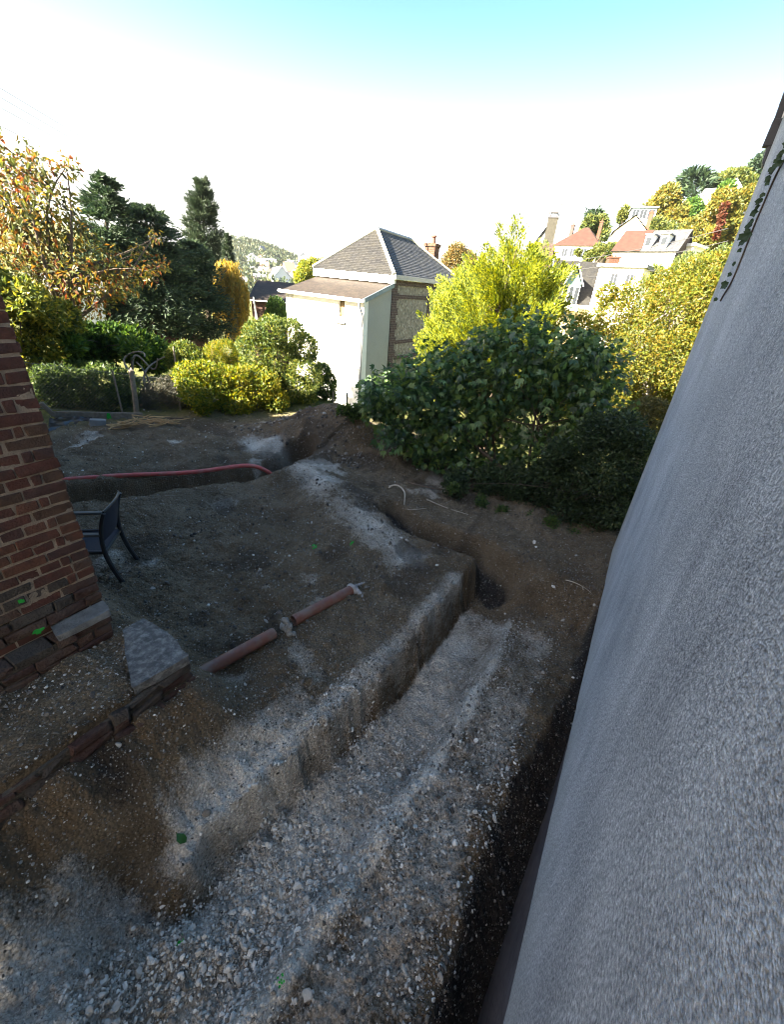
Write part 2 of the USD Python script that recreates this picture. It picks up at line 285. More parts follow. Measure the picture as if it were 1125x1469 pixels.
    # earth bank under the brick ledge
    kk = sm(1.45, 1.0, y) * sm(-1.65, -2.12, x + n2(x, y, 4, 12) * .1); z = np.where(x < -1.5, z + (np.maximum(z, -2.53 + .26 * n2(y * 1.0, y * 0, 4., 13)) - z) * kk, z)
    # gravel on the ledge
    onl = (x < LEDGE_X - .05 + .02 * sm(.75, .65, y)) & (y < LEDGE_Y - .03) & (x > -14)
    z = np.where(onl, LEDGE_Z - .045 + .05 * n2(x, y, 6, 11) + .035 * sm(.8, .7, y), z)
    if fine:
        a = 1 - sm(14, 30, r)
        z = z + a * np.where(onl, .5, 1) * (.16 * n2(x, y, 1.3, 20) + sm(3.5, 5.5, r) * .30 * n2(x, y, 1.1, 26) + .13 * n2(x, y, 5, 21) + .085 * n2(x, y, 15, 22, 3) + .038 * n2(x, y, 42, 23, 2))
        steep = sm(.20, .04, np.abs(x - xl - .07)) * kend * (x > -2.1)
        z = z + steep * (.22 * n2(x, y, 14, 24, 3))
    z = z + hill_height(x, y) * sm(9, 16, r) + far_hill(x, y)
    return z
def soil_weights(x, y):
    r = np.hypot(x, y); N = lambda s, k: n2(x, y, s, k)
    xl = np.interp(y, TY, TX)
    tr = sm(4.35, 3.9, y) * sm(-2.1, -1.6, x)
    xr_ = np.interp(y, [0, .45, 1.2, 2, 3.9], [-.74, -.66, -.58, -.46, -.44]) + n2(x, y, 3, 14) * .10
    edge_r = x - np.interp(y, [.3, .9, 1.6, 2.4, 3.4], [.0, .03, .0, .05, .10])
    chalk = tr * np.where(x < xr_, .74, .56) * sm(.04, .14, x - xl) * sm(.10, -.12, edge_r + N(4, 37) * .1)
    chalk = np.maximum(chalk, .98 * tr * np.exp(-((x - xr_ - .01) / .085) ** 2) * sm(4.0, 3.0, y))
    chalk = np.maximum(chalk, (.58 + .27 * sm(3.2, 1.6, y)) * tr * np.exp(-((x - xl + .06) / .20) ** 2) * sm(.15, .5, y))
    chalk = np.maximum(chalk, .70 * sm(2.6, 1.2, y) * sm(-2.1, -1.65, x) * (x < -1.2) * sm(.35, .55, y))
    chalk = np.maximum(chalk, .76 * sm(.42, .1, y - .25 * (x + 1.7)) * sm(-2.2, -1.7, x) * (x < -.8))
    d, _, _ = segd(x, y, RIDGE); chalk = np.maximum(chalk, .66 * np.exp(-(d / .55) ** 2))
    c = at(378, 640, z=-2.8); chalk = np.maximum(chalk, .78 * np.exp(-(((x - c[0]) / .95) ** 2 + ((y - c[1]) / .6) ** 2)))
    c = at(320, 720, z=-2.9); chalk = np.maximum(chalk, .62 * np.exp(-(((x - c[0]) / .45) ** 2 + ((y - c[1]) / .45) ** 2)))
    c = at(590, 850, z=-2.9); chalk = np.maximum(chalk, .40 * np.exp(-(((x - c[0]) / .4) ** 2 + ((y - c[1]) / .5) ** 2)))
    yard = sm(-1.1, -1.6, x) * sm(1.0, 1.6, y) * sm(9, 7.5, y); chalk = np.maximum(chalk, yard * .66 * sm(.02, .16, N(1.15, 61)))
    brown = .95 * sm(-.14, .0, x - xl) * sm(.20, .10, x - xl) * sm(.8, 2.0, y) * sm(4.5, 4.2, y)
    brown = np.maximum(brown, .55 * sm(-.45, -.2, x) * sm(.0, .6, y)); brown = np.maximum(brown, .25 * sm(-1.3, -1.7, x) * sm(1.8, 1.2, y)); brown = np.maximum(brown, .6 * (N(.7, 36) > .02))
    brown = np.maximum(brown, .8 * sm(-.05, -.4, y) * sm(-1.4, -1.9, x))
    brown = np.maximum(brown, .9 * sm(-1.7, -2.0, x) * (x > LEDGE_X - .1) * sm(1.3, .9, y))
    brown = np.maximum(brown, .55 * sm(-.7, -.2, x) * sm(2.2, 3.4, y) * sm(6.5, 5.0, y))
    d, _, _ = segd(x, y, HTR); brown = np.maximum(brown, .6 * sm(.5, .2, d))
    d, _, _ = segd(x, y, T2); brown = np.maximum(brown, .5 * sm(.6, .3, d))
    d, _, _ = segd(x, y, MOUND); brown = np.maximum(brown, .75 * sm(1.1, .5, d) * sm(-7.4, -6.6, x))
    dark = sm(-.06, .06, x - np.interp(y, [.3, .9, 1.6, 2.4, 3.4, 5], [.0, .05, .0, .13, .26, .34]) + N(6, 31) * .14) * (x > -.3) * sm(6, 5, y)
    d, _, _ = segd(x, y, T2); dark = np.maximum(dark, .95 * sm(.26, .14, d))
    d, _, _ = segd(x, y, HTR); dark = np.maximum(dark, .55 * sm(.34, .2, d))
    dark = np.maximum(dark, .72 * yard * sm(.03, .14, N(1.5, 62)))
    c = at(195, 1175, z=-3.25); dark = np.maximum(dark, .9 * np.exp(-(((x - c[0]) / .28) ** 2 + ((y - c[1]) / .17) ** 2)))
    dark = np.maximum(dark, .8 * sm(-4.9, -4.2, x) * sm(6.0, 6.8, y) * sm(9.5, 8.5, y))
    green = sm(8.6, 10.0, y + .25 * x + N(.6, 33) * 2) * .9
    green = np.maximum(green, sm(10.6, 11.4, r) * sm(-7.5, -8.5, x)); green = np.maximum(green, sm(9.5, 11.5, r))
    chalk = chalk * (1 - green)
    return dict(chalk=2.2 * (chalk * (1 + N(1.8, 34) * 1.0)) - 1.0, brown=1.7 * np.clip(brown, 0, 1) - .72, dark=1.8 * np.clip(dark, 0, 1) - .80, green=np.clip(green, 0, 1))
def spaced(lo, a, b, hi, fine, mid, grow=1.13):
    c = list(np.arange(a, b, fine)); s = fine
    up = [c[-1]]
    while up[-1] < hi:
        s = s * grow if up[-1] - b > 0 else fine
        up.append(up[-1] + s)
    dn = [c[0]]; s = fine
    while dn[-1] > lo:
        s *= 1.0 if dn[-1] > a else 1
        s = min(s * 1.012, mid) if dn[-1] > mid_lo else s * grow
        dn.append(dn[-1] - s)
    return np.array(dn[::-1][:-1] + c + up[1:])
def axis_(segs, lo, hi, grow=1.16):
    """segs: [(x, step), ...] knots of the cell size; beyond the ends the cells grow"""
    xs = [segs[0][0]]; K = np.array(segs)
    while xs[-1] < K[-1, 0]: xs.append(xs[-1] + float(np.interp(xs[-1], K[:, 0], K[:, 1])))
    s = K[-1, 1]
    while xs[-1] < hi: s *= grow; xs.append(xs[-1] + s)
    dn = [xs[0]]; s = K[0, 1]
    while dn[-1] > lo: s *= grow; dn.append(dn[-1] - s)
    return np.array(dn[:0:-1] + xs)
gx = axis_([(-14, .12), (-9.5, .05), (-5, .032), (-2.4, .018), (-1.7, .0125), (.2, .0125), (.5, .03), (3, .2)], -1500, 1500)
gy = axis_([(-1.0, .03), (-.3, .013), (2.5, .014), (4.6, .02), (6, .035), (9.5, .06), (14, .2)], -300, 1500)
GX, GY = np.meshgrid(gx, gy, indexing='ij')
GZ = terrain(GX, GY)
nx, ny = GX.shape
ii = (np.arange(nx - 1)[:, None] * ny + np.arange(ny - 1)[None]).ravel()
GF = np.vstack([np.stack([ii, ii + ny, ii + ny + 1], 1), np.stack([ii, ii + ny + 1, ii + 1], 1)])
ground = thing('ground', kind='structure')
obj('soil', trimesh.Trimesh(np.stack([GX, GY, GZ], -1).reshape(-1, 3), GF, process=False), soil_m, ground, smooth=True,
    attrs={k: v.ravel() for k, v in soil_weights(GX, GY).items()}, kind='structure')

# stones lying loose: the large ones are pieces of their own, the small ones one mass of gravel
rng = np.random.default_rng(5)
rocks = [rock(np.random.default_rng(40 + i), 1 if i < 7 else 1) for i in range(10)]
def rotm(rng):
    q = rng.normal(0, 1, 4); q /= np.linalg.norm(q); return trimesh.transformations.quaternion_matrix(q)[:3, :3]
def stone_at(x, y, s, mat, sink=.25, name='stone'):
    r = rocks[rng.integers(len(rocks))]; v = r.vertices @ rotm(rng).T
    v = v * [1, 1, .8] * s; z = float(terrain(np.array([x]), np.array([y]))[0])
    m = trimesh.Trimesh(v + [x, y, z + s * (.62 - sink)], r.faces, process=False)
    return obj(name, m, mat, ground)
npart = 0
def scatter(n, x0, x1, y0, y1, s0, s1, mats, cond=None):
    for _ in range(n):
        x, y = rng.uniform(x0, x1), rng.uniform(y0, y1)
        if cond and not cond(x, y): continue
        s = s0 * (s1 / s0) ** (rng.random() ** 2.2)
        stone_at(x, y, s, mats[rng.integers(len(mats))])
C, S, Dk = chalk_stone_m, stone_m, dark_stone_m
scatter(105, -1.25, -.62, .15, 1.9, .013, .034, [C, C, S])
scatter(70, -.6, .0, .45, 2.6, .012, .03, [C, S, S])
scatter(22, .0, .3, .7, 3.0, .012, .026, [S, Dk, Dk])
scatter(30, -2.1, -1.3, .5, 1.9, .011, .026, [C, C, S])
scatter(22, -2.9, -2.2, -.1, 1.0, .010, .022, [S, S, Dk], lambda x, y: y < 1.02)
scatter(22, -4.6, -1.3, 1.6, 4.3, .014, .032, [S, S, C])
scatter(16, -.9, .3, 3.2, 5.4, .014, .034, [S, C])
for px, py, s in ((795, 838, .03), (757, 795, .028), (818, 862, .03), (830, 870, .024), (300, 1180, .03), (440, 1430, .035), (545, 1080, .03), (585, 1085, .035), (608, 1075, .03), (600, 1068, .025), (590, 1075, .03), (478, 1262, .028), (370, 1140, .026), (310, 870, .03), (455, 780, .03), (350, 620, .05), (465, 640, .05)):
    p = at(px, py, z=-3.2 if py > 1000 else -2.95); stone_at(p[0], p[1], s, [C, S][rng.integers(2)])
def gravel():
    pts = []
    def area(n, x0, x1, y0, y1, s0, s1, kinds, cond=None):
        x = rng.uniform(x0, x1, n); y = rng.uniform(y0, y1, n)
        cl = n2(x, y, 2.2, 71) + .5; keep = rng.random(n) < np.clip(.15 + 1.5 * (cl - .30), .05, 1)
        if cond is not None: keep &= cond(x, y)
        x, y = x[keep], y[keep]; s = s0 * (s1 / s0) ** (rng.random(len(x)) ** 2.4)
        pts.append((x, y, s, np.array(kinds)[rng.integers(len(kinds), size=len(x))]))
    area(13000, -1.45, -.35, -.2, 2.3, .003, .017, [0, 0, 0, 0, 0, 1])
    area(6500, -1.02, -.35, 2.2, 4.1, .003, .014, [0, 0, 0, 1])
    area(900, -4.6, -1.7, 1.4, 4.6, .012, .04, [2, 2, 2, 1])
    area(8000, -.4, .1, .2, 4.2, .003, .015, [0, 1, 1, 1, 2])
    area(16000, -1.5, -.55, -.2, 2.1, .004, .019, [0, 0, 0, 0, 1, 1])
    area(3800, -1.4, -.75, -.2, 1.15, .009, .03, [0, 0, 0, 1])
    area(700, -1.25, -.6, 1.0, 2.2, .009, .026, [0, 0, 1])
    area(1500, -.5, .05, .2, 2.6, .010, .028, [0, 1, 1, 1, 2])
    area(5000, -7.4, -4.0, 5.6, 8.6, .012, .05, [2, 2, 2, 1])
    area(8000, -.6, .05, .3, 3.0, .004, .018, [0, 1, 1, 2])
    area(4000, -.1, .34, .4, 4.8, .004, .016, [1, 2, 2, 2, 2, 2])
    area(7000, -2.2, -1.1, -.3, 1.6, .003, .012, [0, 1, 1, 2, 2])
    area(9000, -2.2, -1.1, 1.3, 3.6, .003, .013, [1, 1, 2, 2])
    area(4200, -2.93, -2.15, -.6, 1.04, .004, .016, [0, 1, 1, 1, 2, 2])
    area(15000, -5.0, -1.2, 1.1, 5.2, .004, .017, [1, 1, 2, 2, 2])
    area(12000, -10.5, -3.0, 2.2, 8.6, .006, .024, [1, 2, 0, 2, 2, 2])
    area(4500, -1.2, .6, 4.0, 6.5, .005, .019, [1, 2, 2, 2])
    x, y, s, k = (np.concatenate([p[i] for p in pts]) for i in range(4))
    z = terrain(x, y) + s * .14
    pi = UsdGeom.PointInstancer.Define(stage, str(ground.GetPath()) + '/gravel')
    pi.GetPrim().SetCustomDataByKey('kind', 'stuff')
    UsdGeom.Scope.Define(stage, str(ground.GetPath()) + '/gravel/kinds')
    paths = []
    for mi, mt in enumerate((chalk_stone_m, stone_m, dark_stone_m)):
        for j in range(4):
            pth = f'{ground.GetPath()}/gravel/kinds/pebble_{mi * 4 + j:03d}'
            m = rock(np.random.default_rng(90 + j), 0 if j else 1, .75)
            usdkit.mesh(stage, pth, m, mt); paths.append(pth)
    pi.CreatePrototypesRel().SetTargets(paths)
    n = len(x); q = rng.normal(0, 1, (n, 4)); q /= np.linalg.norm(q, axis=1, keepdims=True)
    pi.CreateProtoIndicesAttr(Vt.IntArray.FromNumpy((k * 4 + rng.integers(4, size=n)).astype(np.int32)))
    pi.CreatePositionsAttr(Vt.Vec3fArray.FromNumpy(np.stack([x, y, z], 1).astype(np.float32)))
    pi.CreateScalesAttr(Vt.Vec3fArray.FromNumpy((s[:, None] * rng.uniform(.75, 1.2, (n, 3))).astype(np.float32)))
    pi.CreateOrientationsAttr(Vt.QuathArray([Gf.Quath(float(a), float(b), float(c), float(d)) for a, b, c, d in q]))
gravel()

# ------------------------------------------------------------------ the rendered wall on the right (a house wall)
roughcast_m = M('roughcast', {
    'g': ('geometry', {}), 'mp': ('mapping', {'scale': (3.0, 11.0, .5)}), 'mp2': ('mapping', {'scale': (1.0, 2.2, .35)}),
    'st': ('noise_texture', {'scale': 1.0, 'detail': 6.0, 'roughness': .6}), 'st2': ('noise_texture', {'scale': 1.0, 'detail': 5.0, 'roughness': .6}),
    'gr': ('noise_texture', {'scale': 66.0, 'detail': 3.0, 'roughness': .7}), 'gr2': ('voronoi_texture', {'scale': 150.0}),
    'bl': ('noise_texture', {'scale': 1.6, 'detail': 6.0, 'roughness': .65}), 'm0': ('mix_float', {'fac': .50}), 'm1': ('mix_float', {'fac': .45}), 'm2': ('mix_float', {'fac': .60}),
    'r': ('rgb_ramp', {'ramp': [(.36, (.13, .14, .155)), (.46, (.30, .318, .345)), (.53, (.45, .47, .50)), (.63, (.74, .77, .80))]}),
    'sx': ('separate_xyz', {}), 'eg': ('map_range', {'from_min': 5.2, 'from_max': 5.9, 'to_min': 0.0, 'to_max': .55, 'clamp': True}), 'ec': ('mix_color', {'b': (.36, .35, .30)}),
    'lw': ('map_range', {'from_min': -2.9, 'from_max': -2.3, 'to_min': .5, 'to_max': 0.0, 'clamp': True}), 'lc': ('mix_color', {'b': (.40, .42, .40)}),
    'hm': ('mix_float', {'fac': .45}), 'b': ('bump', {'strength': 1.0, 'distance': .012}), 'p': ('principled_bsdf', {'roughness': .9, 'specular_ior_level': .25})},
    [('g.position', 'mp.vector'), ('g.position', 'mp2.vector'), ('mp.vector', 'st.vector'), ('mp2.vector', 'st2.vector'), ('g.position', 'gr.vector'), ('g.position', 'gr2.vector'),
     ('st.fac', 'm1.a'), ('st2.fac', 'm1.b'), ('g.position', 'bl.vector'), ('m1.result', 'm0.a'), ('bl.fac', 'm0.b'), ('m0.result', 'm2.a'), ('gr.fac', 'm2.b'), ('m2.result', 'r.fac'),
     ('g.position', 'sx.vector'), ('sx.y', 'eg.value'), ('sx.z', 'lw.value'), ('r.color', 'ec.a'), ('eg.result', 'ec.fac'), ('ec.result', 'lc.a'), ('lw.result', 'lc.fac'), ('lc.result', 'p.base_color'),
     ('gr.fac', 'hm.a'), ('gr2.distance', 'hm.b'), ('hm.result', 'b.height'), ('b.normal', 'p.normal')])
plinth_m = plain('bitumen_plinth', (.14, .122, .12), rough=.75, var=.25, scale=7, bump=.5, bscale=30, dirt=(.06, .05, .045), dscale=3.0, damt=.5)
house_r = thing('rendered_house', 'tall grey roughcast house wall with dark foundation rising along the right side', 'house', (WALL_X, WALL_END, -2.97))
ox = np.array([WALL_X, WALL_END, -2.97])
def rel(m, o): m = m.copy(); m.apply_translation(-np.asarray(o, float)); return m
def wall_sheet():
    y = np.r_[np.arange(-1.5, 5.9, .03), 5.9]; zz = np.r_[0, .012, .03, .06, .1, np.arange(.16, 5.8, .06)]
    Y, Z = np.meshgrid(y, zz, indexing='ij')
    edge = .05 * n2(Y, Y * 0, 3.0, 51) + .035 * n2(Y, Y * 0, 14., 52) + .02 * n2(Y, Y * 0, 45., 55)
    X = .002 * n2(Y, Z, 1.2, 53) + .0035 * n2(Y, Z, 9., 54) + .003 * n2(Y, Z, 30., 56)
    X = X + .022 * np.clip(1 - Z / .03, 0, 1)                             # the ragged lower lip turns in to the plinth
    corner = .02 * sm(5.9, 5.84, Y)
    X = X - 0 + .012 * sm(5.84, 5.9, Y) - .012
    Zw = -2.97 + Z + edge * np.clip(1 - Z / .5, 0, 1) + .05 * np.clip(1 - Z / .1, 0, 1) * 0
    Yw = Y + (.014 * n2(Z, Z * 0, 6., 57) + .01 * n2(Z, Z * 0, 25., 58)) * sm(5.7, 5.9, Y)
    V = np.stack([WALL_X + X, Yw, Zw], -1)
    n, m = Y.shape; i = (np.arange(n - 1)[:, None] * m + np.arange(m - 1)[None]).ravel()
    F = np.vstack([np.stack([i, i + 1, i + m + 1], 1), np.stack([i, i + m + 1, i + m], 1)])
    V = V.reshape(-1, 3)
    # end wall, with the front sheet's ragged corner, and top
    end = np.arange((n - 1) * m, n * m); back = V[end] + [6.0, 0, 0]; b0 = len(V); V = np.vstack([V, back])
    q = np.arange(m - 1); F = np.vstack([F, np.stack([end[q], end[q + 1], b0 + q + 1], 1), np.stack([end[q], b0 + q + 1, b0 + q], 1)])
    return trimesh.Trimesh(V, F, process=False)
obj('wall', rel(wall_sheet(), ox), roughcast_m, house_r, smooth=50)
obj('inner_wall', rel(box(WALL_X + .06, WALL_X + 5.9, -8, WALL_END - .06, -2.85, 2.75), ox), grey_render_m, house_r)
def plinth():
    y = np.arange(-1.2, 5.86, .05); zz = np.linspace(0, 1, 26)
    Y, T = np.meshgrid(y, zz, indexing='ij'); Z = -2.90 - 1.5 * T
    X = WALL_X + .028 - .075 * sm(.1, .75, T) * sm(3.2, 1.2, Y) + .012 * n2(Y, Z, 3., 61) + .010 * n2(Y, Z, 12., 62)
    n, m = Y.shape; i = (np.arange(n - 1)[:, None] * m + np.arange(m - 1)[None]).ravel()
    F = np.vstack([np.stack([i, i + m + 1, i + 1], 1), np.stack([i, i + m, i + m + 1], 1)])
    V = np.stack([X, Y, Z], -1).reshape(-1, 3)
    return cat_([trimesh.Trimesh(V, F, process=False), box(WALL_X + .05, WALL_X + 6, 5.80, 5.86, -4.4, -2.95)])
obj('foundation', rel(plinth(), ox), plinth_m, house_r, smooth=True)
# roof over the house (above the picture): a low slab with an eave board
darkwood_m = plain('dark_board', (.045, .043, .045), rough=.6, var=.2, scale=9)
soffit_m = plain('white_soffit', (.74, .73, .71), rough=.6, var=.04)
obj('roof', rel(prism([(WALL_X - .02, 2.8), (WALL_X + 6.1, 2.8), (WALL_X + 3.1, 4.2)], -8, 5.88), ox), plain('roof_tiles', (.16, .07, .045), rough=.8, var=.3, scale=8), house_r)
# box-like fixture jutting beyond the upper corner
fx = thing('wall_fixture', 'dark framed white box fixture jutting out past the top corner of the grey wall', 'fixture', tuple(at(1104, 205, Y=6.0)))
f0 = at(1104, 205, Y=6.0)
def fpt(px, py, Y): return at(px, py, Y=Y)
for nm, mt, (pa, pb), w, th in (('board', darkwood_m, ((1131, 128), (1114, 176)), .05, .05), ('board', darkwood_m, ((1117, 172), (1100, 212)), .075, .07), ('frame', darkwood_m, ((1110, 188), (1096, 236)), .035, .06),
                                ('panel', soffit_m, ((1131, 150), (1122, 175)), .045, .03), ('panel', soffit_m, ((1119, 188), (1110, 213)), .05, .03), ('bracket', darkwood_m, ((1126, 172), (1118, 183)), .05, .08), ('bracket', darkwood_m, ((1109, 214), (1099, 240)), .07, .09)):
    a, b = at(*pa, Y=6.05), at(*pb, Y=6.05); d = b - a; L = np.linalg.norm(d); d /= L
    m = rough_box((w, th, L), .006, np.random.default_rng(3)); sx = np.array([1., 0, 0]); sx -= d * (sx @ d); sx /= np.linalg.norm(sx)
    T = np.eye(4); T[:3, 0] = sx; T[:3, 2] = -d; T[:3, 1] = np.cross(-d, sx); T[:3, 3] = (a + b) / 2 - f0
    m.apply_transform(T); obj(nm, m, mt, fx)

# ------------------------------------------------------------------ the brick wall on the left
house_l = thing('brick_house', 'dark red brick house wall with pale mortar joints filling the left edge', 'house', (BRICK_X, BRICK_END, -2.3))
ol = np.array([BRICK_X, BRICK_END, -2.3])
rb = np.random.default_rng(11)
brick_var = [rough_box((.105, 1, 1), .006, np.random.default_rng(60 + i), .0) for i in range(1)]
wall_l = thing('brick_wall', parent=house_l)
PITCHZ, JZ, JW = .0740, .012, .009
def brick(y0, y1, z0, z1, mats, parent, x=BRICK_X, depth=.105, jit=.0025, face=+1):
    m = rough_box((depth, y1 - y0, z1 - z0), .005, rb, jit)
    m.apply_translation([x - depth / 2 + rb.normal(0, .0022), (y0 + y1) / 2, (z0 + z1) / 2]); m.apply_translation(-ol)
    return obj('brick', m, mats[rb.integers(len(mats))], parent)
ztop, nb = -.660 + 8 * PITCHZ, 0
k = 0
z = ztop
while z > -1.98:
    z0, z1 = z - PITCHZ + JZ / 2, z - JZ / 2
    header = ((round((ztop - z) / PITCHZ)) % 2 == 0)
    low = -1.0 if z > -1.4 else -1.4
    y = BRICK_END + rb.normal(0, .002); ymin = .60 + (-.16 - z) * .42 * -1 if False else max(.05, .62 - (-z) * .36)
    widths = [.105, .046] if header else []
    i = 0
    while y > ymin - .25:
        w = widths[i] if i < len(widths) else (.218 if (not header) else .105 + (.11 if rb.random() < .5 else 0))
        if header and i >= 2: w = .108
        if z < -1.45 and rb.random() < .3 and not header: w = .108
        brick(y - w, y, z0 + rb.normal(0, .001), z1 + rb.normal(0, .001), brick_ms if z > -1.72 else dirty_brick_ms + brick_ms[:2], wall_l)
        y -= w + JW * rb.uniform(.7, 1.5); i += 1
    z -= PITCHZ
def mortar_sheet(x, y0, y1, z0, z1, mat, parent, seed, name='mortar', lip=.0):
    ys = np.arange(y0, y1 + .001, .012); zs = np.arange(z0, z1 + .001, .012); Y, Z = np.meshgrid(ys, zs, indexing='ij')
    X = x + .008 * n2(Y, Z, 25., seed) + .004 * n2(Y, Z, 70., seed + 1)
    n, m = Y.shape; i = (np.arange(n - 1)[:, None] * m + np.arange(m - 1)[None]).ravel()
    F = np.vstack([np.stack([i, i + m, i + m + 1], 1), np.stack([i, i + m + 1, i + 1], 1)])
    return obj(name, rel(trimesh.Trimesh(np.stack([X, Y, Z], -1).reshape(-1, 3), F, process=False), ol), mat, parent, smooth=True)
mortar_sheet(BRICK_X - .005, .0, BRICK_END - .006, -1.985, 0.02, mortar_m, wall_l, 80)
# the wall's core, upper part and far side, plus the tall house behind it that shades the yard (out of view)
core_m = M('far_brickwork', {'g': ('geometry', {}), 'mp': ('mapping', {'rotation': (math.pi / 2, 0, 0)}), 'sx': ('separate_xyz', {}), 'ad': ('math', {'math_type': 'add'}), 'cb': ('combine_xyz', {}),
    'b': ('brick_texture', {'color1': (.10, .036, .025), 'color2': (.065, .03, .024), 'mortar': (.30, .25, .19), 'scale': 1.0, 'brick_width': .22, 'row_height': .074, 'mortar_size': .006}), 'p': ('principled_bsdf', {'roughness': .9})},
    [('g.position', 'sx.vector'), ('sx.x', 'ad.value1'), ('sx.y', 'ad.value2'), ('ad.value', 'cb.x'), ('sx.z', 'cb.y'), ('cb.vector', 'b.vector'), ('b.color', 'p.base_color')])
obj('wing', rel(prism([(-12.5, -2.9), (BRICK_X - .03, -2.9), (BRICK_X - .03, 2.2), (-8.6, 2.0), (-12.5, .2)], -1.3, BRICK_END - .01), ol), core_m, house_l)
obj('upper_wall', rel(box(BRICK_X - .03, BRICK_X, -1.28, BRICK_END, ztop + .01, 2.2), ol), core_m, house_l)
obj('near_wall', rel(box(BRICK_X - .03, BRICK_X - .001, -1.28, .0, -2.2, ztop), ol), core_m, house_l)
roofl_m = plain('wing_roof', (.14, .06, .04), rough=.8, var=.3, scale=8)
obj('wing_roof', rel(prism([(-12.6, .2), (-8.6, 2.01), (BRICK_X + .03, 2.21), (BRICK_X + .03, 2.34), (-8.6, 2.14), (-12.6, .33)], -1.28, BRICK_END + .03), ol), roofl_m, house_l)
obj('main_block', rel(box(-8.6, BRICK_X, -9, -1.3, -2.9, 6.7), ol), core_m, house_l)
mr = trimesh.convex.convex_hull(np.array([[-8.7, -9.1, 6.71], [BRICK_X + .1, -9.1, 6.71], [-8.7, -1.2, 6.71], [BRICK_X + .1, -1.2, 6.71], [-5.7, -6.5, 8.2], [-5.7, -4, 8.2]]))
obj('main_roof', rel(mr, ol), roofl_m, house_l)
# footing: dirty corbelled courses and a stone slab
foot_ = thing('footing', parent=house_l)
for j, (z1, yfar, out) in enumerate(((-1.990, .962, .012), (-2.066, .957, .02))):
    y = yfar
    while y > .05:
        w = rb.choice([.218, .108, .16]); brick(y - w, y, z1 - .066, z1, dirty_brick_ms, foot_, x=BRICK_X + out, depth=.12, jit=.005); y -= w + JW * rb.uniform(.6, 1.6)
mortar_sheet(BRICK_X - .004, .0, BRICK_END - .02, -2.15, -1.985, dirty_mortar_m, foot_, 84)
def slab(poly_pts, zt, th, seed, nsub=3):
    """a rough stone slab from its top outline"""
    from shapely.geometry import Polygon
    m = trimesh.creation.extrude_polygon(Polygon(poly_pts).buffer(-.012).buffer(.012), th, engine='earcut')
    m = m.subdivide_to_size(.06); r = np.random.default_rng(seed); v = m.vertices.copy(); v[:, 2] += zt - th
    nn = np.stack([n2(v[:, 0] + s, v[:, 1] + v[:, 2] * 1.7, 9., seed + s) for s in range(3)], 1); v += nn * .03
    m.vertices = v; return m
fs = [at(90, 886, z=-2.10), at(158, 848, z=-2.10), at(148, 838, z=-2.1) + [.0, .01, 0], at(86, 872, z=-2.1)]
xa = BRICK_X + .005
obj('slab', rel(slab([(xa, .62), (xa + .13, .60), (xa + .15, .93), (xa, .955)], -2.15, .05, 3), ol), slab_m, foot_)
y = .92
for j in range(3):
    y = .925 - .01 * j
    while y > .1:
        w = rb.choice([.218, .108, .16]); brick(y - w, y, -2.20 - .07 * (j + 1) + .006, -2.20 - .07 * j - .004, dirty_brick_ms, foot_, x=BRICK_X + .13 + .008 * j, depth=.13, jit=.006); y -= w + JW * rb.uniform(.6, 1.8)
mortar_sheet(BRICK_X + .122, .0, .90, -2.43, -2.21, dirty_mortar_m, foot_, 86)
paint_m = plain('green_paint', (.015, .27, .03), rough=.7, var=.45, scale=30)
for c, s, yy in (((30, 862), (.022, .016), 1), ((55, 905), (.030, .026), 1)):
    p = at(*c, X=BRICK_X + (.024 if c[0] == 30 else .142)); r = np.random.default_rng(c[0])
    th = np.linspace(0, 2 * np.pi, 15)[:-1]; rr = r.uniform(.5, 1.25, 14)
    V = np.array([[.0, 0, 0]] + [[.0, s[0] * q * math.cos(t), s[1] * q * math.sin(t)] for t, q in zip(th, rr)]); V[:, 0] = .004
    obj('paint_mark', rel(trimesh.Trimesh(V + p, [(0, i + 1, (i + 1) % 14 + 1) for i in range(14)], process=False), ol), paint_m, foot_, label='bright green spray mark')

# ------------------------------------------------------------------ brick ledge with flagstone
ledge = thing('brick_ledge', 'low dark brick ledge along the brick house topped with gravel and a pale flagstone', 'ledge', (LEDGE_X, LEDGE_Y, -2.9))
oq = np.array([LEDGE_X, LEDGE_Y, -2.9])
for j in range(4):
    zt = LEDGE_Z - .055 - j * .072; y = LEDGE_Y - .004 * j
    while y > -1.0:
        w = rb.choice([.218, .108, .2]); m = rough_box((.11, w, .064), .008, rb, .009)
        m.apply_translation([LEDGE_X - .055 + rb.normal(0, .012) + .008 * j, y - w / 2, zt - .032]); obj('brick', rel(m, oq), dirty_brick_ms[rb.integers(3)], ledge); y -= w + rb.uniform(.006, .016)
    x = LEDGE_X - .12
    while x > -2.70:
        w = rb.choice([.218, .108]); m = rough_box((w, .11, .064), .006, rb, .006)
        m.apply_translation([x - w / 2, LEDGE_Y - .06 + rb.normal(0, .004), zt - .032]); obj('brick', rel(m, oq), dirty_brick_ms[rb.integers(3)], ledge); x -= w + rb.uniform(.006, .014)
core = cat_([box(LEDGE_X - .10, LEDGE_X - .012, -1.0, LEDGE_Y - .012, -3.0, LEDGE_Z - .06), box(-2.72, LEDGE_X - .1, LEDGE_Y - .11, LEDGE_Y - .014, -3.0, LEDGE_Z - .06)])
obj('bedding', rel(core, oq), dirty_mortar_m, ledge)
fl = [at(207, 888, z=-2.35)[:2], at(240, 908, z=-2.35)[:2], at(272, 942, z=-2.35)[:2], at(190, 990, z=-2.35)[:2], at(180, 940, z=-2.35)[:2], at(178, 905, z=-2.35)[:2]]
obj('flagstone', rel(slab(fl, -2.335, .075, 21), oq), flag_m, ledge, smooth=40)
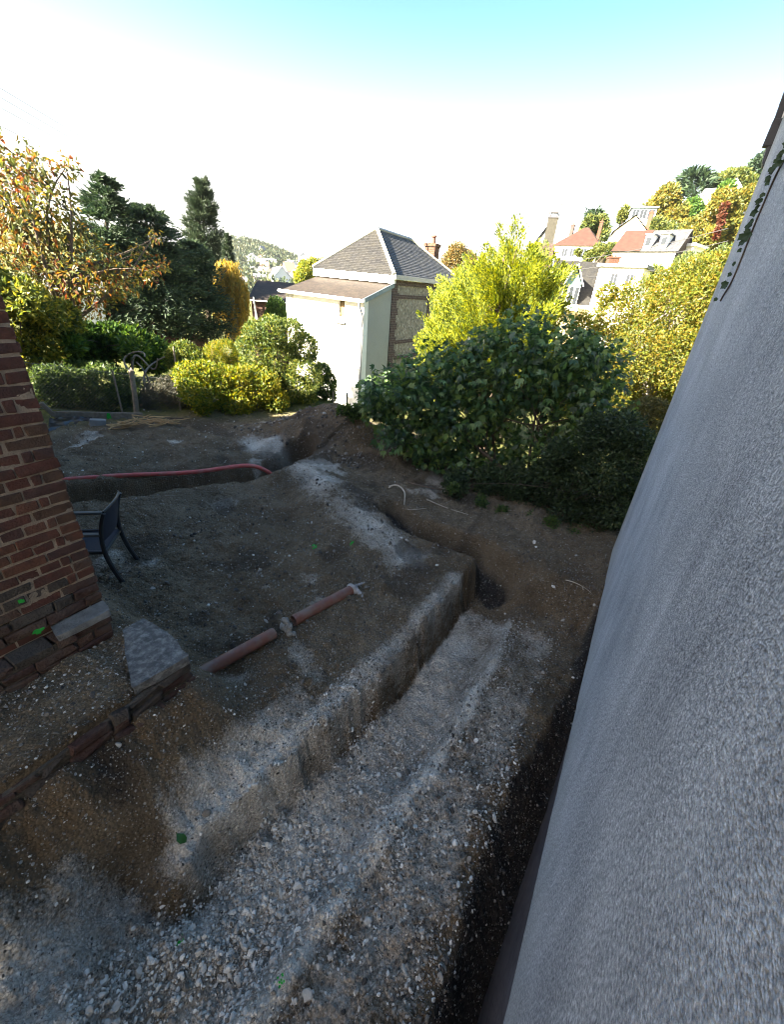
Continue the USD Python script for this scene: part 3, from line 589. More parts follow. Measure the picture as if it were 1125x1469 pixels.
# ------------------------------------------------------------------ drain pipes, broken ends
clay_m = plain('terracotta_pvc', (.135, .052, .034), rough=.5, var=.2, scale=8, bump=.1, bscale=50, dirt=(.15, .12, .095), dscale=7, damt=.8, spec=.4)
crust_m = plain('mortar_lump', (.20, .185, .16), rough=.95, var=.45, scale=20, bump=.9, bscale=70, dirt=(.36, .35, .32), dscale=11, damt=.7)
def pipe(name, a, b, r, label, dents):
    t = thing(name, label, 'pipe', tuple(a)); d = b - a
    out = tube([d * s for s in np.linspace(0, 1, 12)], [r] * 12, 20, cap=False); inn = tube([d * s for s in np.linspace(0, 1, 12)], [r * .9] * 12, 20, cap=False); inn.invert()
    n = 20; V = np.vstack([out.vertices, inn.vertices]); o = len(out.vertices); F = [out.faces, inn.faces + o]
    rim = []
    for e in (0, 11 * n):
        for j in range(n):
            q = (e + j, e + (j + 1) % n, o + e + (j + 1) % n, o + e + j); rim += [(q[0], q[1], q[2]), (q[0], q[2], q[3])]
    obj('tube', trimesh.Trimesh(V, np.vstack(F + [np.array(rim)]), process=False), clay_m, t, smooth=40)
    return t
pa, pb = at(268, 977, z=-2.84), at(393, 908, z=-2.89); pipe('drain_pipe', pa, pb, .055, 'terracotta coloured drain pipe running out from below the flagstone', None)
pc, pd = at(421, 890, z=-2.895), at(504, 846, z=-2.91); pipe('drain_pipe', pc, pd, .055, 'shorter terracotta drain pipe ending in a pale broken junction', None)
def lump(c, pts, seed, s=1.0):
    r = np.random.default_rng(seed); import manifold3d as mf
    B = []
    for (o, q) in pts:
        g = trimesh.creation.icosphere(3, q); v = g.vertices; v = v * (1 + .45 * (meshkit.fbm(v * (22 / s) + seed, 3, seed) - .5)[:, None]); B.append(mf.Manifold(mf.Mesh(np.asarray(v + o, np.float32), np.asarray(g.faces, np.uint32))))
    m = B[0]
    for k in B[1:]: m = m + k
    mm = m.to_mesh(); return trimesh.Trimesh(mm.vert_properties[:, :3], mm.tri_verts, process=False)
mid = (pb + pc) / 2; u = (pc - pb) / np.linalg.norm(pc - pb); side = np.array([u[1], -u[0], 0])
th = np.linspace(-2.6, 1.9, 13)
ring = [(mid + u * .02 + .062 * (math.cos(t) * side + math.sin(t) * np.array([0, 0, 1])) + np.array([0, 0, .005]) - mid, .026 + .008 * math.sin(5 * t)) for t in th] + [(side * .085 + np.array([0, 0, -.03]), .032), (side * .10 + u * .03 + np.array([0, 0, -.05]), .028)]
t_ = thing('mortar_collar', 'broken mortar collar between the two drain pipes', 'pipe joint', tuple(mid)); obj('collar', lump(mid, ring, 4), crust_m, t_, smooth=50)
e = pd; u2 = (pd - pc) / np.linalg.norm(pd - pc)
ring = [(u2 * .01 + .05 * (math.cos(t) * side + math.sin(t) * np.array([0, 0, 1])), .022) for t in np.linspace(-.4, 3.4, 9)] + [(side * q + np.array([0, 0, .045 - .6 * q]) + u2 * .03, .026) for q in (.04, .07, .10, .13)] + [(u2 * q - side * .01 + np.array([0, 0, .03 - .2 * q]), .017) for q in (.05, .09, .13, .17, .2)]
t_ = thing('broken_pipe_junction', 'pale broken junction piece at the far end of the drain pipes', 'pipe joint', tuple(e)); obj('junction', lump(e, ring, 9), plain('pale_crust', (.30, .29, .28), rough=.6, var=.4, scale=30, bump=.5, bscale=80), t_, smooth=50)

# ------------------------------------------------------------------ garden chair
chair_m = plain('black_metal', (.012, .012, .014), rough=.45, var=.1, spec=.5)
sling_m = plain('dark_sling', (.014, .018, .032), rough=.75, var=.2, scale=60, bump=.2, bscale=300)
arm_m = plain('arm_plank', (.085, .075, .062), rough=.5, var=.2, scale=20)
def chair():
    A, B = at(175, 838, z=-2.94), at(192, 806, z=-2.94)
    zg = min(float(terrain(A[:1], A[1:2])[0]), float(terrain(B[:1], B[1:2])[0]))
    c = (A + B) / 2; side = (B - A); side[2] = 0; Wd = np.linalg.norm(side); side /= Wd; f = np.array([side[1], -side[0], 0]); f = f if f @ np.array([-1, -.4, 0]) > 0 else -f
    Wd = .46; loc = np.array([c[0], c[1], zg - .01])
    t = thing('garden_chair', 'black garden chair with armrests standing beyond the corner of the brick wall', 'chair', tuple(loc))
    Z = np.array([0, 0, 1.]); Q = lambda s, ff, z: side * s + f * ff + Z * z
    h = Wd / 2
    for s in (-1, 1):
        back = curve([Q(s * h, -.04, 0), Q(s * h, .02, .2), Q(s * h, .055, .42), Q(s * h, .045, .62), Q(s * h, -.035, .88)], 14)
        obj('leg', tube(back, np.linspace(.024, .02, 14), 8), chair_m, t, smooth=40)
        obj('leg', tube(curve([Q(s * h, .66, 0), Q(s * h, .62, .3), Q(s * h, .56, .63)], 8), .021, 8), chair_m, t, smooth=40)
        obj('seat_rail', tube([Q(s * h * .95, .06, .43), Q(s * h * .95, .58, .45)], .02, 8), chair_m, t, smooth=40)
        m = tube(curve([Q(s * h, .045, .630), Q(s * h, .33, .655), Q(s * h, .63, .655)], 10), .030, 8); m.vertices[:, 2] = (m.vertices[:, 2] - .655) * .6 + .655
        obj('armrest', m, arm_m, t, smooth=40)
    def cloth(fn, nu, nv):
        V = np.array([[fn(u, v) for v in np.linspace(0, 1, nv)] for u in np.linspace(-1, 1, nu)]).reshape(-1, 3); V2 = V + [0, 0, -.012]
        i = (np.arange(nu - 1)[:, None] * nv + np.arange(nv - 1)[None]).ravel(); Ft = np.vstack([np.stack([i, i + nv, i + nv + 1], 1), np.stack([i, i + nv + 1, i + 1], 1)])
        m = trimesh.Trimesh(V, Ft, process=False); m2 = trimesh.Trimesh(V2, Ft[:, ::-1], process=False); return cat_([m, m2])
    obj('seat', cloth(lambda u, v: Q(u * h * .97, .06 + .52 * v, .445 - .02 * (1 - u * u) * math.sin(math.pi * v)), 9, 9), sling_m, t, smooth=True)
    bk = lambda u, v: Q(u * h * .97, .055 - .085 * v - .03 * (1 - u * u), .56 + .33 * v + (.0 if v < .9 else 0) + .012 * (1 - u * u) * v)
    m1 = cloth(bk, 9, 9); obj('backrest', m1, sling_m, t, smooth=True)
    obj('top_rail', tube([np.array(bk(u, 1.0)) for u in np.linspace(-1, 1, 11)], .012, 8), chair_m, t, smooth=40)
    obj('seat_rail', tube([Q(-h, .06, .42), Q(h, .06, .42)], .015, 8), chair_m, t, smooth=40)
    obj('seat_rail', tube([Q(-h, .58, .44), Q(h, .58, .44)], .015, 8), chair_m, t, smooth=40)
    pp = thing('paper', 'folded white paper lying on the seat of the garden chair', 'paper', tuple(loc + Q(-.06, .46, .462)))
    m = rough_box((.21, .15, .012), .002, np.random.default_rng(1)); m2 = rough_box((.205, .145, .004), .001, np.random.default_rng(2)); R3 = trimesh.transformations.rotation_matrix(math.atan2(f[1], f[0]) + .2, [0, 0, 1])
    m2.apply_transform(trimesh.transformations.rotation_matrix(.10, [1, 0, 0])); m2.apply_translation([0, 0, .016])
    for nm, q in (('sheets', m), ('cover', m2)): q.apply_transform(R3); obj(nm, q, white_m, pp)
chair()

# ------------------------------------------------------------------ red hose, roots, leaf, paint marks on the ground
hose_m = plain('red_hose', (.42, .085, .075), rough=.5, var=.2, scale=5, dirt=(.30, .22, .19), dscale=8, damt=.5)
hp_ = []
for px, py, zz in ((40, 690, -2.86), (92, 688, -2.86), (160, 683, -2.86), (230, 680, -2.85), (290, 676, -2.83), (340, 669, -2.82), (365, 669, -2.84), (381, 675, -2.93), (390, 681, -3.05)): hp_.append(at(px, py, z=zz))
hc = curve(hp_, 60)
hz = thing('red_hose', 'red corrugated conduit lying across the yard over the hose trench', 'conduit', tuple(hc[0]))
obj('conduit', tube(hc - hc[0], .034 + .003 * (np.arange(60) % 2), 10), hose_m, hz, smooth=60)
root_m = plain('pale_root', (.36, .31, .24), rough=.9, var=.3, scale=20)
def strand(name, label, cat, pts, r0_, r1_, mat, group=None, z=-2.9, lift=.02):
    q = []
    for p in pts:
        w = at(p[0], p[1], z=z); w[2] = float(terrain(w[:1], w[1:2])[0]) + (p[2] if len(p) > 2 else lift); q.append(at(p[0], p[1], z=w[2]))
    q = curve(np.array(q), 20); t = thing(name, label, cat, tuple(q[0]), group=group)
    obj('stem', tube(q - q[0], np.linspace(r0_, r1_, 20), 7), mat, t, smooth=60); return t
strand('root', 'pale bent root sticking out of the soil left of the dark shrub', 'root', [(558, 700, .02), (568, 696, .10), (578, 702, .12), (581, 713, .07), (580, 724, .02)], .016, .009, root_m)
strand('root', 'thin straw coloured root lying below the bent root', 'root', [(564, 741), (575, 733), (590, 731), (612, 729)], .008, .004, root_m)
strand('root', 'long thin dry root on the soil in front of the dark shrub', 'root', [(612, 716), (640, 728), (672, 738)], .008, .004, root_m)
strand('branch', 'long brown fallen branch lying under the dark shrub', 'branch', [(585, 692, .05), (620, 700, .06), (660, 706, .06)], .018, .010, bark_m)
for i, (pts, lab) in enumerate((([(812, 832), (830, 838), (848, 850)], 'twig with a fork near the foot of the grey wall'), ([(836, 842), (838, 856), (836, 868)], 'short upright twig by the foot of the grey wall'), ([(170, 716), (210, 712), (250, 711)], 'thin root in the cut face behind the chair'))):
    strand('twig', lab, 'twig', pts, .006, .003, root_m)
gl = at(262, 1207, z=-3.12); gl[2] = float(terrain(gl[:1], gl[1:2])[0])
fb = thing('green_leaf', 'single dark green leaf lying on the chalk bank beside the trench', 'leaf', tuple(gl + [0, 0, .02]))
V = np.array([[-.045, 0, .01], [-.015, .022, .004], [.02, .02, .012], [.05, 0, .03], [.02, -.02, .01], [-.015, -.022, .004], [0, 0, .0]]); F = [(6, 0, 1), (6, 1, 2), (6, 2, 3), (6, 3, 4), (6, 4, 5), (6, 5, 0)]
F = [f[::-1] for f in F]
obj('blade', trimesh.Trimesh(V * 1.1, F, process=False), plain('green_leaf', (.02, .075, .015), rough=.4, var=.3, scale=20), fb, smooth=True); obj('stalk', tube([[-.05, 0, .01], [-.09, .01, .0]], .003, 6), plain('leaf_stalk', (.08, .10, .03)), fb)
for i, (px, py, zz, s, lab) in enumerate(((262, 1353, -3.35, .022, 'green paint spot on the chalk at the near end of the trench'), (452, 778, -2.85, .05, 'green paint spot on the spoil ridge'), (405, 1420, -3.3, .02, 'green paint spot at the bottom of the trench floor'), (505, 782, -2.9, .03, 'small green paint spot right of the spoil ridge'))):
    p = at(px, py, z=zz); r = np.random.default_rng(300 + i); V, F = [], []
    for k in range(9):
        a = r.normal(0, s * .6, 2); th = np.linspace(0, 2 * np.pi, 8)[:-1]; rr = s * .3 * r.uniform(.5, 1.2, 7); o = len(V)
        pts = np.vstack([[a], a + np.stack([rr * np.cos(th), rr * np.sin(th)], 1)]); xs, ys = p[0] + pts[:, 0], p[1] + pts[:, 1]
        V += list(np.stack([xs, ys, terrain(xs, ys) + .006], 1)); F += [(o, o + 1 + j, o + 1 + (j + 1) % 7) for j in range(7)]
    obj('paint_mark', trimesh.Trimesh(np.array(V), F, process=False), paint_m, None, label=lab, cat='paint mark')

# ------------------------------------------------------------------ the pale house behind the spoil heap
def tiled(name, c1, c2, mortar, bw, rh, ms=.004, rough=.7, lichen=None, lamt=.5, bump=.6):
    nodes = {'tc': ('texture_coordinate', {}), 'b': ('brick_texture', {'color1': c1, 'color2': c2, 'mortar': mortar, 'scale': 1.0, 'brick_width': bw, 'row_height': rh, 'mortar_size': ms, 'mortar_smooth': .3, 'bias': 0.0}),
             'n': ('noise_texture', {'scale': 1.6, 'detail': 6.0, 'roughness': .7}), 'n3': ('noise_texture', {'scale': 9.0, 'detail': 4.0}), 'mr': ('map_range', {'from_min': .42, 'from_max': .68, 'to_min': 0.0, 'to_max': lamt, 'clamp': True}),
             'mx': ('mix_color', {'b': lichen or c2}), 'hv': ('hsv', {}), 'vr': ('map_range', {'from_min': .3, 'from_max': .7, 'to_min': .6, 'to_max': 1.4}),
             'bp': ('bump', {'strength': bump, 'distance': .02}), 'p': ('principled_bsdf', {'roughness': rough, 'specular_ior_level': .3})}
    return M(name, nodes, [('tc.UV', 'b.vector'), ('tc.UV', 'n.vector'), ('tc.UV', 'n3.vector'), ('n.fac', 'mr.value'), ('mr.result', 'mx.fac'), ('b.color', 'mx.a'), ('n3.fac', 'vr.value'), ('vr.result', 'hv.value'), ('mx.result', 'hv.color'), ('hv.color', 'p.base_color'), ('b.fac', 'bp.height'), ('bp.normal', 'p.normal')])
slate_m = tiled('slates', (.035, .037, .042), (.070, .073, .080), (.012, .012, .013), .21, .125, .010, lichen=(.13, .125, .10), lamt=.35)
oldslate_m = tiled('lichen_slates', (.015, .015, .015), (.027, .026, .025), (.010, .010, .010), .21, .125, .008, lichen=(.038, .035, .027), lamt=.65)
brownroof_m = tiled('brown_roof', (.024, .018, .014), (.036, .027, .020), (.013, .010, .008), .30, .16, .006, lichen=(.048, .037, .025), lamt=.6)
redtile_m = tiled('red_tiles', (.060, .024, .016), (.045, .020, .014), (.03, .016, .012), .20, .12, .008, lichen=(.06, .045, .03), lamt=.45)
darkbrick_m = tiled('dark_brickwork', (.075, .045, .038), (.055, .038, .034), (.12, .10, .085), .22, .075, .008, rough=.9)
orangebrick_m = tiled('orange_brickwork', (.10, .038, .02), (.075, .03, .018), (.11, .09, .07), .22, .075, .008, rough=.9)
flint_m = M('flint_wall', {'tc': ('texture_coordinate', {}), 'v': ('voronoi_texture', {'scale': 11.0}), 'vs': ('separate_color', {}), 'r': ('rgb_ramp', {'ramp': [(0, (.075, .068, .058)), (.5, (.15, .135, .112)), (1, (.29, .265, .22))]}),
                           'd': ('map_range', {'from_min': .25, 'from_max': .6, 'to_min': 0, 'to_max': .8, 'clamp': True}), 'mx': ('mix_color', {'b': (.17, .145, .11)}), 'b': ('bump', {'strength': .8, 'distance': .03, 'invert': True}), 'p': ('principled_bsdf', {'roughness': .8})},
            [('tc.object', 'v.vector'), ('v.color', 'vs.color'), ('vs.r', 'r.fac'), ('v.distance', 'd.value'), ('d.result', 'mx.fac'), ('r.color', 'mx.a'), ('mx.result', 'p.base_color'), ('v.distance', 'b.height'), ('b.normal', 'p.normal')])
zinc_m = plain('zinc_gutter', (.22, .23, .24), rough=.45, var=.08, spec=.5)
cream_m = plain('cream_ridge', (.55, .52, .40), rough=.8, var=.12)
glass_m = M('window_glass', {'f': ('fresnel', {'IOR': 1.5}), 't': ('transparent_bsdf', {'color': (.75, .8, .82)}), 'gl': ('glossy_bsdf', {'roughness': .03}), 'mx': ('mix_closure', {})}, [('f.fac', 'mx.fac'), ('t.BSDF', 'mx.closure1'), ('gl.BSDF', 'mx.closure2')], surface='mx.closure')
darkglass_m = M('dark_pane', {'p': ('principled_bsdf', {'base_color': (.03, .035, .04), 'roughness': .08, 'specular_ior_level': .6})}, [])
def face(pts, uvs=None):
    """a planar polygon with metric texture coordinates along its first edge"""
    p = np.array(pts, float); u = p[1] - p[0]; u /= np.linalg.norm(u); n = np.cross(u, p[-1] - p[0]); n /= np.linalg.norm(n); v = np.cross(n, u)
    uv = np.stack([(p - p[0]) @ u, (p - p[0]) @ v], 1)
    return p, np.array([(0, i, i + 1) for i in range(1, len(p) - 1)]), uv
def faces_obj(name, polys, mat, parent, **kw):
    V, F, UV, o = [], [], [], 0
    for q in polys:
        p, f, uv = face(q); V.append(p); F.append(f + o); UV.append(uv); o += len(p)
    return obj(name, trimesh.Trimesh(np.vstack(V), np.vstack(F), process=False), mat, parent, uv=np.vstack(UV), **kw)
HD = 16.0
HC = at(523, 430, D=HD)                                   # top of the near corner of the lean-to
gl_ = at(410, 414.4, Y=HC[1]); gr_ = at(660, 405.9, X=HC[0]); gc_ = at(565.6, 395.2, X=HC[0])
KU = (gl_[2] - HC[2]) / (HC[0] - gl_[0]); KV = (gr_[2] - gc_[2]) / (gr_[1] - gc_[1])
LW = HC[0] - gl_[0]
Yb = at(564, 400, X=HC[0])[1]; LD = Yb - HC[1]            # depth of the lean-to
Ye = at(662, 406, X=HC[0])[1] - HC[1] + .2                # back corner of the main house
ZG = -4.6                                                 # ground there
def hp(u, v, z): return np.array([-u, v, z + KU * u * .75 + KV * v * .6])    # u to the left, v away; the house leans a touch with its slope
house = thing('pale_house', 'small pale house with slate hipped roof and sunlit white lean-to behind the spoil heap', 'house', (HC[0], HC[1], ZG))
zt = HC[2] - ZG                                           # lean-to eaves above ground
zl = float(at(564, 408, Y=Yb)[2]) - ZG - KV * LD * .6     # lean-to roof top
zc = float(at(565, 395, X=HC[0], )[2]) - ZG - KV * LD * .6          # cornice top
ap1 = at(541, 329, X=HC[0] - LW / 2); ap2 = at(590, 342, X=HC[0] - LW / 2)
zr_ = ap1[2] - ZG; v1, v2 = ap1[1] - HC[1], ap2[1] - HC[1]
def poly(L): return [hp(*q) for q in L]
def hbox(name, u0, u1, v0, v1, z0, z1, mat, parent=house, **kw):
    b = box(0, 1, 0, 1, 0, 1); v = b.vertices; b.vertices = np.array([hp(u0 + (u1 - u0) * (1 - a), v0 + (v1 - v0) * c, z0 + (z1 - z0) * e) for a, c, e in v]); return obj(name, b, mat, parent, **kw)
wu, wv0, wv1 = (.80, 1.08), 0, 0
w_p = at(490, 443, Y=HC[1]); wuC = HC[0] - w_p[0]; wz = w_p[2] - ZG - KU * wuC * .75
w0, w1, wz0, wz1 = wuC - .14, wuC + .15, wz - .26, wz + .26
wl = thing('front_wall', parent=house)
for a, b, c, d in ((0, w0, 0, zt), (w1, LW, 0, zt), (w0, w1, 0, wz0), (w0, w1, wz1, zt)):
    hbox('panel', a, b, 0, .25, c, d, white_render_m, wl)
darksill_m = plain('slate_sill', (.07, .07, .075), rough=.8); wn = thing('window', parent=house)
hbox('frame', w0, w1, .115, .16, wz0, wz1, plain('tan_frame', (.20, .135, .055), rough=.6, var=.1), wn)
hbox('pane', w0 + .05, w1 - .05, .100, .112, wz0 + .05, wz1 - .05, plain('tan_blind', (.16, .11, .05), rough=.5), wn)
hbox('sill', w0 - .06, w1 + .06, -.07, .02, wz0 - .24, wz0 - .17, darksill_m, wn)
# pebble strip at the left end
hbox('flint_strip', LW - .40, LW + .004, -.006, .1, 0, zt - .02, plain('pale_flint', (.55, .53, .48), rough=.9, var=.45, scale=11, bump=.5, bscale=14), house)
faces_obj('side_wall', [poly([(0, .25, 0), (0, LD, 0), (0, LD, zl - .03), (0, .25, zt - .02 + (zl - zt) * .25 / LD)])], grey_render_m, house)
faces_obj('lean_to_roof', [poly([(-.07, -.18, zt - .02), (LW + .10, -.18, zt - .02), (LW - .02, LD - .004, zl), (-.07, LD - .004, zl)][::-1]), ], brownroof_m, house)
faces_obj('roof_underside', [poly([(-.07, -.18, zt - .08), (LW + .10, -.18, zt - .08), (LW, LD - .004, zl - .06), (-.07, LD - .004, zl - .06)])], white_m, house)
vg = np.array([hp(-.075, -.18, zt - .05), hp(-.075, LD, zl - .03)])
vd = vg[1] - vg[0]; m = rough_box((.035, np.linalg.norm(vd), .15), .004, rng); a_ = math.atan2(vd[2], vd[1]); m.apply_transform(trimesh.transformations.rotation_matrix(a_, [1, 0, 0])); m.apply_translation((vg[0] + vg[1]) / 2)
obj('verge_board', m, plain('pale_blue_board', (.17, .21, .22), rough=.7), house)
obj('gutter', tube([hp(-.16, -.22, zt - .05), hp(LW + .16, -.22, zt - .05)], .062, 10), white_m, house, smooth=50)
dp = thing('downpipe', parent=house)
obj('pipe', tube(curve([hp(.05, -.22, zt - .08), hp(.05, -.21, zt - .25), hp(.03, -.09, zt - .48), hp(.03, -.08, zt - .7), hp(.03, -.08, zt * .6), hp(.03, -.08, zt * .4), hp(.03, -.08, zt * .2), hp(.03, -.08, .0)], 48), .045, 10), zinc_m, dp, smooth=50)
for q in (.3, .6, .85): obj('clip', tube([hp(.03, -.08, zt * q), hp(.03, -.08, zt * q + .05)], .055, 10), zinc_m, dp)
# main body
faces_obj('rear_walls', [poly([(LW, LD, 0), (0, LD, 0), (0, LD, zc - .1), (LW, LD, zc - .1)]), poly([(LW, Ye, 0), (LW, LD, 0), (LW, LD, zc - .1), (LW, Ye, zc - .1)]), poly([(0, Ye, 0), (LW, Ye, 0), (LW, Ye, zc - .1), (0, Ye, zc - .1)])], grey_render_m, house)
hbox('cornice', -.10, LW + .12, LD - .10, LD + .05, zl + .02, zc, white_m)
fw = thing('flint_wall', parent=house)
faces_obj('flint_panel', [poly([(0.0, LD, 0), (0, Ye, 0), (0, Ye, zc - .15), (0, LD, zc - .15)])], flint_m, fw)
vv = [LD, LD + .42]
def rb_(name, v0, v1, z0, z1, out=.03): hbox(name, -out, .05, v0, v1, z0, z1, darkbrick_m, fw)
def rbf(name, v0, v1, z0, z1, out=.03):
    faces_obj(name, [poly([(-out, v0, z0), (-out, v1, z0), (-out, v1, z1), (-out, v0, z1)]), poly([(-out, v0, z1), (-out, v1, z1), (.02, v1, z1), (.02, v0, z1)]), poly([(.02, v0, z0), (-out, v0, z0), (-out, v0, z1), (.02, v0, z1)]), poly([(-out, v1, z0), (.02, v1, z0), (.02, v1, z1), (-out, v1, z1)])], darkbrick_m, fw)
ztop_ = zc - .32
k = 0; zq = 0.0
while zq < ztop_ - .01:                                   # toothed brick quoin
    rbf('brick_quoin', LD - .02, LD + (.48 if k % 2 else .36), zq, min(zq + .26, ztop_) - .001); zq += .26; k += 1
p1 = at(617, 420, X=HC[0])[1] - HC[1]
rbf('brick_band', LD - .03, Ye, ztop_, zc - .14, .045)
zb1 = float(at(595, 426.4, X=HC[0])[2]) - ZG - KV * .6 * (LD + 1); rbf('brick_band', LD + .485, Ye, zb1 - .10, zb1 + .04, .025)
rbf('brick_pier', p1 - .12, p1 + .12, zb1 - 1.0, zb1 - .11, .028)
for py in (489, 510): 
    z_ = float(at(590, py, X=HC[0])[2]) - ZG - KV * .6 * (LD + 1); rbf('brick_band', LD + .485, Ye, z_ - .07, z_ + .07, .025)
hbox('eaves_gutter', -.20, .02, LD - .12, Ye + .15, zc - .13, zc + .02, zinc_m)
# hipped roof, in stepped courses
E0, E1, E2, E3 = hp(-.12, LD - .12, zc), hp(LW + .12, LD - .12, zc), hp(LW + .12, Ye + .12, zc), hp(-.12, Ye + .12, zc)
R1, R2 = hp(LW / 2, v1, zr_ - KU * LW * .375 - KV * v1 * .6), hp(LW / 2, v2, zr_ - .02 - KU * LW * .375 - KV * v2 * .6)
def courses(a, b, c, d, n, lift):
    """eave a-b, ridge d-c: n overlapping courses, each lifted at its lower edge"""
    out = []; nrm = np.cross(b - a, d - a); nrm /= np.linalg.norm(nrm); nrm = nrm if nrm[2] > 0 else -nrm
    for i in range(n):
        t0, t1 = i / n, min((i + 1.15) / n, 1)
        p0, p1, p2, p3 = a + (d - a) * t0, b + (c - b) * t0, b + (c - b) * t1, a + (d - a) * t1
        out.append((p0 + nrm * lift, p1 + nrm * lift, p2, p3, p0, p1))
    return out
def course_obj(name, crs, mat, parent, flip=False):
    V, F, UV = [], [], []; rs = np.random.default_rng(7)
    acc = 0
    for p0, p1, p2, p3, q0, q1 in crs:
        o = len(V); u = (p1 - p0); L = np.linalg.norm(u); u /= L; off = (acc % 2) * .105
        for p in (p0, p1, p2, p3, q0, q1): V.append(p)
        g = lambda p: [((p - crs[0][0]) @ u) + off, acc * .125 + .01]
        h = [g(p0), g(p1), [g(p2)[0], acc * .125 + .124], [g(p3)[0], acc * .125 + .124], g(p0), g(p1)]
        UV += h; F += [(o, o + 1, o + 2), (o, o + 2, o + 3), (o, o + 4, o + 5), (o, o + 5, o + 1)]; acc += 1
    return obj(name, trimesh.Trimesh(np.array(V), np.array(F), process=False), mat, parent, uv=np.array(UV))
rf = thing('roof', parent=house)
nr = 26
course_obj('slate_slope', courses(E1, E0, R1, R1, nr, .014), oldslate_m, rf)
course_obj('slate_slope', courses(E0, E3, R2, R1, nr, .014), slate_m, rf)
course_obj('slate_slope', courses(E3, E2, R2, R2, nr, .014), slate_m, rf)
course_obj('slate_slope', courses(E2, E1, R1, R2, nr, .014), oldslate_m, rf)
for a, b, r in ((E0, R1, .07), (E1, R1, .06), (E3, R2, .05), (E2, R2, .05)): obj('hip_ridge', tube([a + [0, 0, .03], b + [0, 0, .03]], r, 6), cream_m, rf)
obj('ridge', tube([R1 + [0, 0, .03], R2 + [0, 0, .03]], .06, 6), zinc_m, rf)
cq = at(616, 378, D=23.3) - [HC[0], HC[1], ZG]
ch = thing('chimney', parent=house)
def boxf(name, x0, x1, y0, y1, z0, z1, mat, parent):
    P8 = lambda x, y, z: (x, y, z)
    return faces_obj(name, [[(x0, y0, z0), (x1, y0, z0), (x1, y0, z1), (x0, y0, z1)], [(x1, y0, z0), (x1, y1, z0), (x1, y1, z1), (x1, y0, z1)], [(x1, y1, z0), (x0, y1, z0), (x0, y1, z1), (x1, y1, z1)], [(x0, y1, z0), (x0, y0, z0), (x0, y0, z1), (x0, y1, z1)], [(x0, y0, z1), (x1, y0, z1), (x1, y1, z1), (x0, y1, z1)]], mat, parent)
cx, cy, cz = cq
boxf('stack', cx - .32, cx + .22, cy, cy + .5, cz - 1.5, cz + .70, orangebrick_m, ch); boxf('cap', cx - .37, cx + .27, cy - .05, cy + .55, cz + .70, cz + .82, orangebrick_m, ch)
obj('pot', trimesh.creation.revolve(np.array([[.0, 0], [.11, 0], [.085, .26], [.14, .28], [.14, .34], [.08, .35], [.0, .35]]), sections=12).apply_translation([cx - .02, cy + .25, cz + .82]), plain('chimney_pot', (.16, .07, .05), rough=.8), ch, smooth=40)
an = thing('antenna', 'thin grey television antenna on the slate roof beside the chimney', 'antenna', tuple(at(600, 368, D=23.0)))
ab = at(600, 368, D=23.0); at2 = at(598, 330, D=23.0) - ab; rd = plain('aerial_metal', (.45, .46, .47), rough=.5)
obj('mast', tube([[0, 0, 0], at2], .022, 6), rd, an); obj('boom', tube([at2 * .93 + [-.5, .1, .03], at2 * .93 + [.15, 0, 0]], .02, 6), rd, an)
for q in (-.45, -.3, -.15, 0): obj('rod', tube([at2 * .93 + [q, .1, -.16], at2 * .93 + [q, .1, .18]], .014, 5), rd, an)

